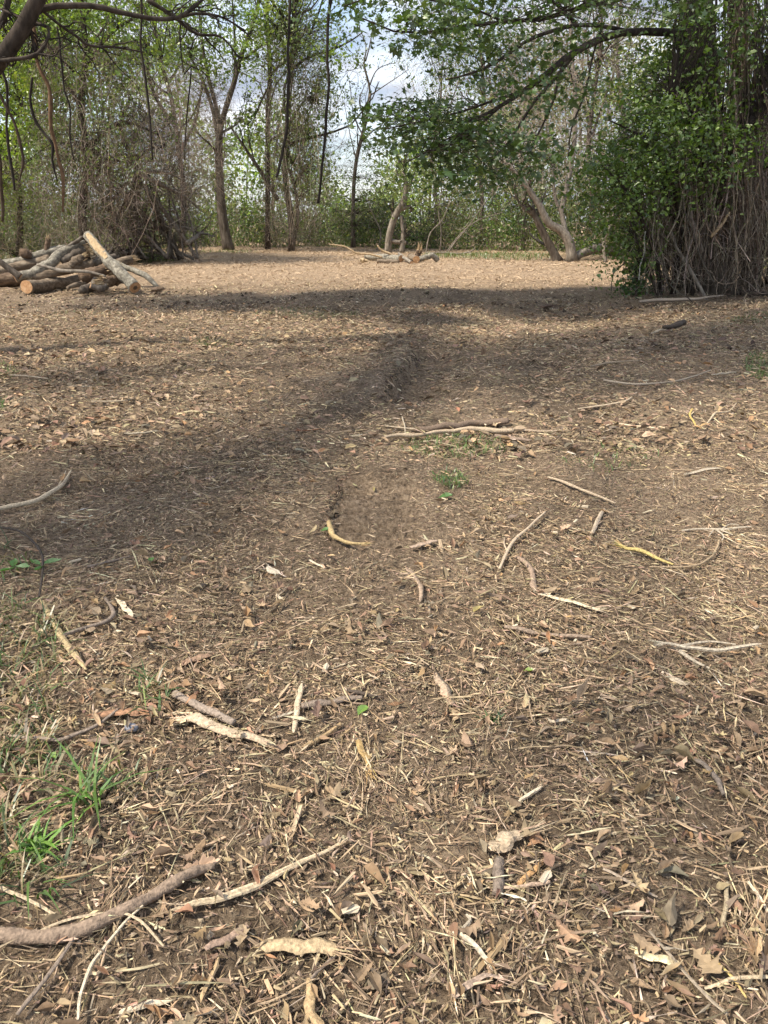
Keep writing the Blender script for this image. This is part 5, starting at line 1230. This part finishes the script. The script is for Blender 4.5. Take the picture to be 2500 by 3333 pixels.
stick('antler_twig', 'pale antler-shaped twig toward the right edge', [(2290, 1420), (2330, 1362), (2350, 1345)], [4, 7, 4], (.56, .45, .31), lift=1, forks=[([(2325, 1366), (2370, 1355), (2395, 1330)], 5)])
stick('straw', 'yellow looping straw near the antler-shaped twig', [(2248, 1365), (2240, 1385), (2256, 1410), (2262, 1425)], [5, 6, 6, 4], (.55, .4, .14), 'straw')
stick('bark_strip', 'rusty red bark strip left of the small log pair', [(960, 1406), (1010, 1402), (1060, 1396)], [7, 12, 6], (.25, .115, .06), 'bark')
stick('stick', 'pale straight stick in the left mid ground', [(300, 1322), (370, 1321), (440, 1314)], [4, 6, 3], (.55, .45, .32))
stick('stick', 'cream stick with a crossing chip in the left mid ground', [(600, 1354), (650, 1353), (702, 1354)], [6, 9, 6], (.55, .46, .28))
stick('stick', 'split pale stick lying in the left sunlit leaves', [(405, 1425), (455, 1422), (520, 1412)], [8, 9, 4], CREAM, 'slab')
stick('twig', 'thin twig along the left edge in the far litter', [(30, 1240), (90, 1247), (160, 1256)], [4, 6, 4], (.33, .27, .2))
stick('straw', 'yellow dry grass stems in a sheaf at the right', [(2010, 1800), (2070, 1818), (2120, 1835), (2190, 1862)], [14, 18, 14, 8], (.46, .36, .14), 'straw', -12, 1)

# a grey stone and fresh green leaves
a = Acc(); g = gnd(428., 2374.); u = np.linspace(0, np.pi, 7); v = np.linspace(0, 2 * np.pi, 10, endpoint=False)
V = np.array([(math.sin(p) * math.cos(q) * .023, math.sin(p) * math.sin(q) * .017, math.cos(p) * .014) for p in u for q in v]) * (1 + rng.normal(size=(70, 1)) * .05)
idx = np.arange(70).reshape(7, 10); q = np.stack([idx[:-1], np.roll(idx, -1, 1)[:-1], np.roll(idx, -1, 1)[1:], idx[1:]], -1).reshape(-1, 4)
g[2] = Zh(g[0], g[1]) + .014; a.add(V + g, q); solo('stone', a, M_STONE, g, 'small blue-grey stone at the end of the rotten chunk', 'stone', smooth=True)


def green_leaf(label, px, py, size, yaw, col, n=1):
    a = Acc(); g = gnd(float(px), float(py)); g[2] = Zh(g[0], g[1]) + .018
    for i in range(n):
        t, f = LEAFS[0 if n == 1 else 1]; c, s = math.cos(yaw + i * 2.1), math.sin(yaw + i * 2.1)
        M = np.array([[[c, -s, 0], [s, c, 0], [.12, .1, 1]]])
        scatter(a, t * np.array([1, 1.5, .5]) + np.array([.5 if n > 1 else 0, 0, .1 if n > 1 else 0]), f, g[None], M, np.array([size]), np.array([col]))
    solo('green_leaf', a, M_LEAFN, g, label, 'leaf')
green_leaf('fresh green leaf lying right of the crosswise grey stick', 1178, 2330, .052, 1.1, (.17, .30, .05))
green_leaf('round dark green leaf beyond the tread prints', 1448, 1622, .09, .4, (.07, .17, .03))
green_leaf('light green leaf near the top of the split strip', 1718, 2198, .035, .2, (.22, .33, .05))
green_leaf('small green leaf left of the ochre bent stick', 1058, 1735, .055, .5, (.08, .20, .03))
green_leaf('green seedling with three leaves on the left', 140, 1850, .085, .6, (.09, .21, .04), 3)
green_leaf('pale green seedling at the left edge', 50, 1858, .08, 2.0, (.11, .24, .05), 3)
green_leaf('tiny green leaf in the left litter', 500, 1843, .06, 2.4, (.12, .26, .06))
green_leaf('yellow-green leaf above the grass tuft at left', 180, 2478, .03, 2.4, (.2, .33, .04))

# ------------------------------------------------------------------ grass
def grass(name, label, spots, blades, h, width, pal, cat='grass', kind='stuff'):
    a = Acc(); B = []
    for px, py, rx, ry, n in spots:
        an = rng.uniform(0, 2 * np.pi, n); q = np.sqrt(rng.random(n)); B.append(gnd(px + rx * q * np.cos(an), py + ry * q * np.sin(an)))
    b = np.concatenate(B); b[:, 2] = Zh(b[:, 0], b[:, 1]) - .005; N = len(b)
    L_ = h * np.exp(np.clip(rng.normal(size=N), -2, 1.1) * .35); az = rng.uniform(0, 2 * np.pi, N); ln = rng.uniform(.5, 1.5, N)
    d = np.stack([np.cos(az), np.sin(az), np.zeros(N)], -1); s = np.stack([-np.sin(az), np.cos(az), np.zeros(N)], -1)
    cs = []
    for t in (0, .35, .7, 1.0):
        cs.append(b + d * (L_ * ln * t ** 1.6 * .75)[:, None] + np.array([0, 0, 1.]) * (L_ * (t - .55 * t * t * np.minimum(ln, 1.1)))[:, None])
    W = width * np.exp(rng.normal(size=N) * .25); V = []
    for c, f in zip(cs, (.7, 1, .75, .08)): V += [c - s * (W * f / 2)[:, None], c + s * (W * f / 2)[:, None]]
    V = np.stack(V, 1); off = (np.arange(N) * 8)[:, None, None]; f = np.array([[0, 1, 3, 2], [2, 3, 5, 4], [4, 5, 7, 6]])
    a.add(V.reshape(-1, 3), (f[None] + off).reshape(-1, 4), np.repeat(sample_colors(pal, [1] * len(pal), N, .22), 8, 0))
    return solo(name, a, M_GRASS, b.mean(0), label, cat, kind=kind)
GR = [(.065, .12, .03), (.09, .155, .038), (.05, .09, .025), (.17, .18, .07), (.34, .27, .15), (.30, .225, .125), (.25, .18, .10)]
grass('grass', 'sparse green grass and straw along the left foreground', [(60, 2250, 150, 260, 280), (10, 2080, 120, 120, 80), (170, 2080, 60, 60, 50), (80, 2500, 120, 100, 80), (90, 2880, 130, 100, 60), (40, 1840, 60, 60, 40), (500, 2270, 50, 60, 60), (330, 2560, 120, 60, 50), (20, 2700, 60, 200, 80)], 0, .10, .0052, GR)
grass('grass_tuft', 'broad-bladed bright green grass tuft at the lower left', [(290, 2640, 50, 25, 26)], 0, .16, .008, [(.085, .17, .032), (.12, .22, .042)], 'grass tuft', 'thing')
grass('grass_tuft', 'clipped bright green tuft above the thick curved branch', [(130, 2790, 40, 18, 40)], 0, .075, .008, [(.10, .20, .03), (.13, .25, .04)], 'grass tuft', 'thing')
grass('grass_tuft', 'small dark weed sprig in the lower centre', [(1600, 2350, 30, 10, 26)], 0, .035, .008, [(.05, .09, .03), (.07, .11, .035)], 'weed', 'thing')
grass('grass', 'thin green weeds creeping over the mid ground', [(1000, 1022, 180, 18, 480), (700, 1135, 60, 12, 130), (1480, 1440, 180, 35, 420), (1470, 1570, 60, 25, 150), (300, 1020, 160, 10, 120), (1980, 1500, 180, 40, 90), (20, 1220, 40, 30, 160), (2480, 1200, 60, 50, 700), (2460, 1040, 80, 18, 420), (0, 1330, 25, 25, 120)], 0, .07, .006, [(.09, .15, .035), (.07, .12, .03), (.14, .19, .05)])
grass('grass', 'low grass at the foot of the far trees', [(1600, 838, 230, 10, 1500), (480, 848, 90, 6, 500), (720, 822, 120, 5, 300), (60, 842, 140, 12, 700)], 0, .22, .02, [(.10, .15, .04), (.08, .12, .03), (.16, .19, .07)])

# ------------------------------------------------------------------ the litter itself
CHIP = [(.50, .385, .245), (.41, .306, .192), (.325, .24, .152), (.255, .186, .12), (.58, .48, .335), (.16, .116, .078)]
CW = [1.8, 3.2, 3.4, 2.8, .7, 1.2]
LEAFC = [(.30, .205, .125), (.235, .16, .10), (.37, .27, .17), (.19, .12, .072), (.34, .21, .11), (.19, .145, .10)]


def spots(n, d0, d1, power=1.0, bare=True):
    """points spread over the wedge of ground in view, with a margin; thinner on trodden bare soil"""
    out = []; m = 0
    while m < n:
        k = int(n * 1.6) + 100
        d = (d0 ** (2 - power) + rng.random(k) * (d1 ** (2 - power) - d0 ** (2 - power))) ** (1 / (2 - power)) if power != 2 else d0 * (d1 / d0) ** rng.random(k)
        x = rng.uniform(-1, 1, k) * (.56 * d + 1.15)
        g0 = sstep(-.36, -.28, x) * (1 - sstep(.12, .26, x)) * sstep(3.3, 3.5, d) * (1 - sstep(4.55, 4.8, d))
        keep = rng.random(k) < 1 - .55 * g0
        if bare:
            den = .14 + 1.0 * sstep(.33, .66, vn(x * .9 + 3, d * .9, 41) * .55 + vn(x * 3.1, d * 3.1, 42) * .45)
            g1 = np.exp(-(((x + .1) / .45) ** 2 + ((d - 3.55) / .8) ** 2)); g2 = np.exp(-(((x - .82) / .2) ** 2 + ((d - 1.55) / .22) ** 2)); g3 = np.exp(-(((x + .05) / .6) ** 2 + ((d - 8.2) / 1.3) ** 2))
            den = np.maximum(den, .42 * sstep(4, 6, d)); den = den * (1 - .7 * g1) * (1 - .8 * g2) * (1 - .5 * g3)
            keep &= rng.random(k) < den
        out.append(np.stack([x, d], -1)[keep]); m += keep.sum()
    return np.concatenate(out)[:n]


def lay(xy, ln, wd, th, tilt, stack=.012):
    n = len(xy); x, y = xy[:, 0], xy[:, 1]
    e = .03; zx = (Zh(x + e, y) - Zh(x - e, y)) / (2 * e); zy = (Zh(x, y + e) - Zh(x, y - e)) / (2 * e)
    nr = np.stack([-zx * .6, -zy * .6, np.ones(n)], -1) + rng.normal(size=(n, 3)) * tilt * np.array([1, 1, 0])
    z = Zh(x, y) + th * .3 + np.abs(rng.normal(size=n)) * stack
    return np.stack([x, y, z], -1), basis(nr, rng.uniform(0, 2 * np.pi, n)), np.stack([ln, wd, th], -1)


def lognorm(m, s, n): return m * np.exp(np.clip(rng.normal(size=n), -2.5, 2.1) * s)


def litter():
    # wood chips and splinters: boxes near, prisms further, flat flakes far off
    a = Acc()
    for n, d0, d1, T_, F_ in ((12000, .75, 2.4, T_BOX, F_BOX), (18000, 2.2, 4.8, T_PRI, F_PRI)):
        xy = spots(n, d0, d1, 1.0); ln = lognorm(.018, .6, n); wd = np.minimum(lognorm(.0042, .5, n), ln * .6)
        scatter(a, T_, F_, *lay(xy, ln, wd, wd * rng.uniform(.2, .6, n), .28), sample_colors(CHIP, CW, n), .09)
    n = 13000; xy = spots(n, .75, 4.6, 1.0); ln = lognorm(.04, .6, n); wd = lognorm(.0022, .4, n)
    scatter(a, T_FIB * np.array([1, 1, 1]), F_FIB, *lay(xy, ln, wd, wd * .9, .2, .016), sample_colors(CHIP, [2, 3, 3, 2, 1, 1.6], n), .2)
    n = 58000; xy = spots(n, .75, 5.2, 1.0, False); ln = lognorm(.017, .5, n); wd = lognorm(.0024, .35, n)
    scatter(a, T_PRI, F_PRI, *lay(xy, ln, wd, wd * .8, .3, .008), sample_colors([(.37, .275, .18), (.28, .204, .134), (.18, .13, .087), (.47, .355, .235)], [3, 3, 1.6, 1.6], n), .15)
    m = 260; c = spots(m, .9, 5.5, 1.0, False); per = 46; n = m * per                # shredded mats lying one way
    dr = np.repeat(rng.uniform(0, 2 * np.pi, m), per); ca = rng.normal(size=n) * np.repeat(rng.uniform(.05, .16, m), per); cb = rng.normal(size=n) * np.repeat(rng.uniform(.025, .07, m), per)
    xy = np.repeat(c, per, 0) + np.stack([np.cos(dr) * ca - np.sin(dr) * cb, np.sin(dr) * ca + np.cos(dr) * cb], -1); xy[:, 1] = np.maximum(xy[:, 1], .3)
    ln = lognorm(.05, .5, n); wd = lognorm(.0024, .4, n); pos, _, sc = lay(xy, ln, wd, wd * .8, .2, .012)
    nr = np.stack([rng.normal(size=n) * .2, rng.normal(size=n) * .2, np.ones(n)], -1); nr /= np.linalg.norm(nr, axis=1, keepdims=True)
    yaw = dr + rng.normal(size=n) * .3; ax = np.stack([np.cos(yaw), np.sin(yaw), np.zeros(n)], -1); ay = np.cross(nr, ax); ay /= np.linalg.norm(ay, axis=1, keepdims=True); ax = np.cross(ay, nr)
    tone = np.repeat(np.exp(rng.normal(size=(m, 1)) * .22), per, 0)
    scatter(a, T_FIB, F_FIB, pos, np.stack([ax, ay, nr], -1), sc, np.clip(sample_colors(CHIP, [2, 3, 3, 2, .8, .8], n) * tone, 0, .8), .2)
    solo('wood_chips', a, M_LITTER, (0, 2.5, 0), 'chopped wood chips and fibres covering the near ground', 'wood chips', kind='stuff')
    a = Acc()
    n = 48000; xy = spots(n, 4.4, 12.5, .9); s = 1 + (xy[:, 1] - 4.4) * .06; ln = lognorm(.034, .6, n) * s; wd = lognorm(.0058, .45, n) * s
    scatter(a, T_PRI, F_PRI, *lay(xy, ln, wd, wd * .6, .26, .015), sample_colors(CHIP, CW, n, .22), .1)
    n = 34000; xy = spots(n, 4.8, 13, .9, False); s = 1 + (xy[:, 1] - 4.8) * .06; ln = lognorm(.026, .5, n) * s; wd = lognorm(.0042, .35, n) * s
    scatter(a, T_PRI, F_PRI, *lay(xy, ln, wd, wd * .8, .3, .01), sample_colors([(.37, .275, .18), (.28, .204, .134), (.18, .13, .087), (.47, .355, .235)], [3, 3, 2, 1.4], n), .15)
    solo('wood_chips', a, M_LITTER, (0, 8, 0), 'chopped wood chips and bark strewn over the middle ground', 'wood chips', kind='stuff')
    a = Acc()
    n = 115000; xy = spots(n, 12, 46, 1.3); s = 1 + (xy[:, 1] - 12) * .03; ln = lognorm(.062, .5, n) * s; wd = lognorm(.0095, .4, n) * s
    c = sample_colors(CHIP, [2, 3.4, 2.6, 1.8, 1, .9], n, .22)
    fresh = sstep(19, 25, xy[:, 1] + vn(xy[:, 0] * .25, xy[:, 1] * .25, 51) * 5)[:, None]
    c = c * (1 - fresh) + fresh * (c * .22 + np.array([.46, .335, .22]) * .78 * np.exp(rng.normal(size=(n, 1)) * .22))
    scatter(a, T_QUA, F_QUA, *lay(xy, ln, wd, wd, .3, .02), c, .12)
    solo('wood_chips', a, M_LITTER, (0, 28, 0), 'pale fresh mulch spread across the far clearing', 'mulch', kind='stuff')
    # crumbs of soil and bark
    a = Acc(); n = 24000; xy = spots(n, .75, 6, 1.0, False); s = lognorm(.0072, .5, n)
    scatter(a, T_OCT, F_OCT, *lay(xy, s, s * .8, s * .8, .5, .006), sample_colors([(.20, .146, .10), (.26, .193, .134), (.34, .255, .178), (.13, .096, .067)], [2, 2, 1, 1], n), .1)
    solo('soil_crumbs', a, M_LITTER, (0, 3, 0), 'dark crumbs of soil and bark between the chips', 'soil', kind='stuff')
    # dead leaves
    a = Acc(); n = 5200; xy = spots(n, .8, 5.2, 1.0); xy = xy[rng.random(n) < .35 + .65 * sstep(.45, .6, vn(xy[:, 0] * 1.1, xy[:, 1] * 1.1, 61))]; n = len(xy); kind = rng.integers(0, len(LEAFS), n)
    for k, (t, f) in enumerate(LEAFS):
        q = xy[kind == k]; m = len(q); L_ = lognorm(.04, .35, m)
        scatter(a, t, f, *lay(q, L_, L_ * rng.uniform(.7, 1.15, m), L_ * rng.uniform(.4, 1, m), .3, .014), sample_colors(LEAFC, [3, 3, 2, 1.5, 1, 2], m, .2), .015)
    n = 17000; xy = spots(n, 5, 15, .9, False); dens = .22 + .4 * sstep(.35, .7, vn(xy[:, 0] * .6, xy[:, 1] * .6, 62)); dens = np.maximum(dens, .95 * np.exp(-((xy[:, 0] + 2.4) / 1.6) ** 2 - ((xy[:, 1] - 5.6) / 1.6) ** 2)); xy = xy[rng.random(n) < dens]; n = len(xy); L_ = lognorm(.058, .3, n)
    scatter(a, T_LF4 - np.array([.5, 0, 0]), F_LF4, *lay(xy, L_, L_ * .9, L_ * 1.2, .28, .014), sample_colors(LEAFC, [3, 3, 3, 1.5, 1, 2], n, .22), .05)
    solo('leaf_litter', a, M_LEAFDRY, (0, 4, 0), 'small dead brown leaves scattered through the wood chips', 'leaf litter', kind='stuff')
    # clods and bark lumps in the churned strip
    a = Acc(); n = 3000; xy = spots(n, 8, 18.5, 1.0, False); xy = xy[vn(xy[:, 0] * .5, xy[:, 1] * .5, 71) > .52]; n = len(xy); s = lognorm(.05, .5, n)
    scatter(a, T_OCT, F_OCT, *lay(xy, s, s * .8, s * .6, .4, .0), sample_colors([(.10, .072, .05), (.15, .11, .077), (.065, .047, .034)], [2, 2, 1.5], n), .12)
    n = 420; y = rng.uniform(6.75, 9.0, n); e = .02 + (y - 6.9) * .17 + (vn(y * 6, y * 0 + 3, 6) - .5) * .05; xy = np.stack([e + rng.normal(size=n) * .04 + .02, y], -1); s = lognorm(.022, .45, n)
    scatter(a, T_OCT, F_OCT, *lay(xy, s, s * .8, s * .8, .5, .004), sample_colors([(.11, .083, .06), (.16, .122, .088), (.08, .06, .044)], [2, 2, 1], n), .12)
    n = 200; y = rng.uniform(3.6, 4.6, n); xy = np.stack([-.30 + (y - 3.6) * .02 + rng.normal(size=n) * .025 + .01, y], -1); s = lognorm(.017, .45, n)
    scatter(a, T_OCT, F_OCT, *lay(xy, s, s * .8, s * .8, .5, .004), sample_colors([(.12, .088, .06), (.17, .125, .087)], [2, 1], n), .12)
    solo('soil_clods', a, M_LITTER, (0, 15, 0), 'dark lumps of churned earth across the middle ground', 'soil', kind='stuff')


litter()

# the largest loose leaves and chips, each its own thing
LM = []
for k, (t, f) in enumerate(LEAFS):
    a = Acc(); a.add(t * np.array([.058, .05, .06]), f, np.array(LEAFC[k % len(LEAFC)])); LM.append(a.mesh('dead_leaf', M_PLEAF))
CM = []
for k in range(8):
    a = Acc(); L_, W_ = .05 + .022 * (k % 3), .007 + .0028 * (k % 4); t = (T_BOX + rng.normal(size=T_BOX.shape) * .1) * np.array([L_, W_, .003 + .0006 * k])
    a.add(t, F_BOX, np.array([(.50, .39, .26), (.42, .31, .2), (.33, .24, .16), (.56, .47, .34), (.25, .18, .125), (.42, .30, .17), (.36, .27, .19), (.46, .35, .23)][k])); CM.append(a.mesh('wood_chip', M_PIECE))


def pieces(name, meshes, n, label, cat, group, smin, smax, stack):
    xy = spots(n, .95, 4.2, 1.15, False)
    for i, (x, y) in enumerate(xy):
        o = bpy.data.objects.new(name, meshes[i % len(meshes)])
        z = float(Zh(x, y)) + .008 + abs(random.gauss(0, stack))
        o.location = (x, y, z); o.rotation_euler = (random.gauss(0, .17), random.gauss(0, .17), random.uniform(0, 6.28))
        s = random.uniform(smin, smax); o.scale = (s, s * random.uniform(.8, 1.2), s)
        COL.objects.link(o); tag(o, label, cat, group)


pieces('dead_leaf', LM, 260, 'curled dry brown leaf lying on the foreground wood chips', 'leaf', 'dry leaves on the foreground litter', .6, 1.15, .007)
pieces('wood_chip', CM, 290, 'loose pale wood chip on top of the foreground litter', 'wood chip', 'loose chips on the foreground litter', .6, 1.5, .012)
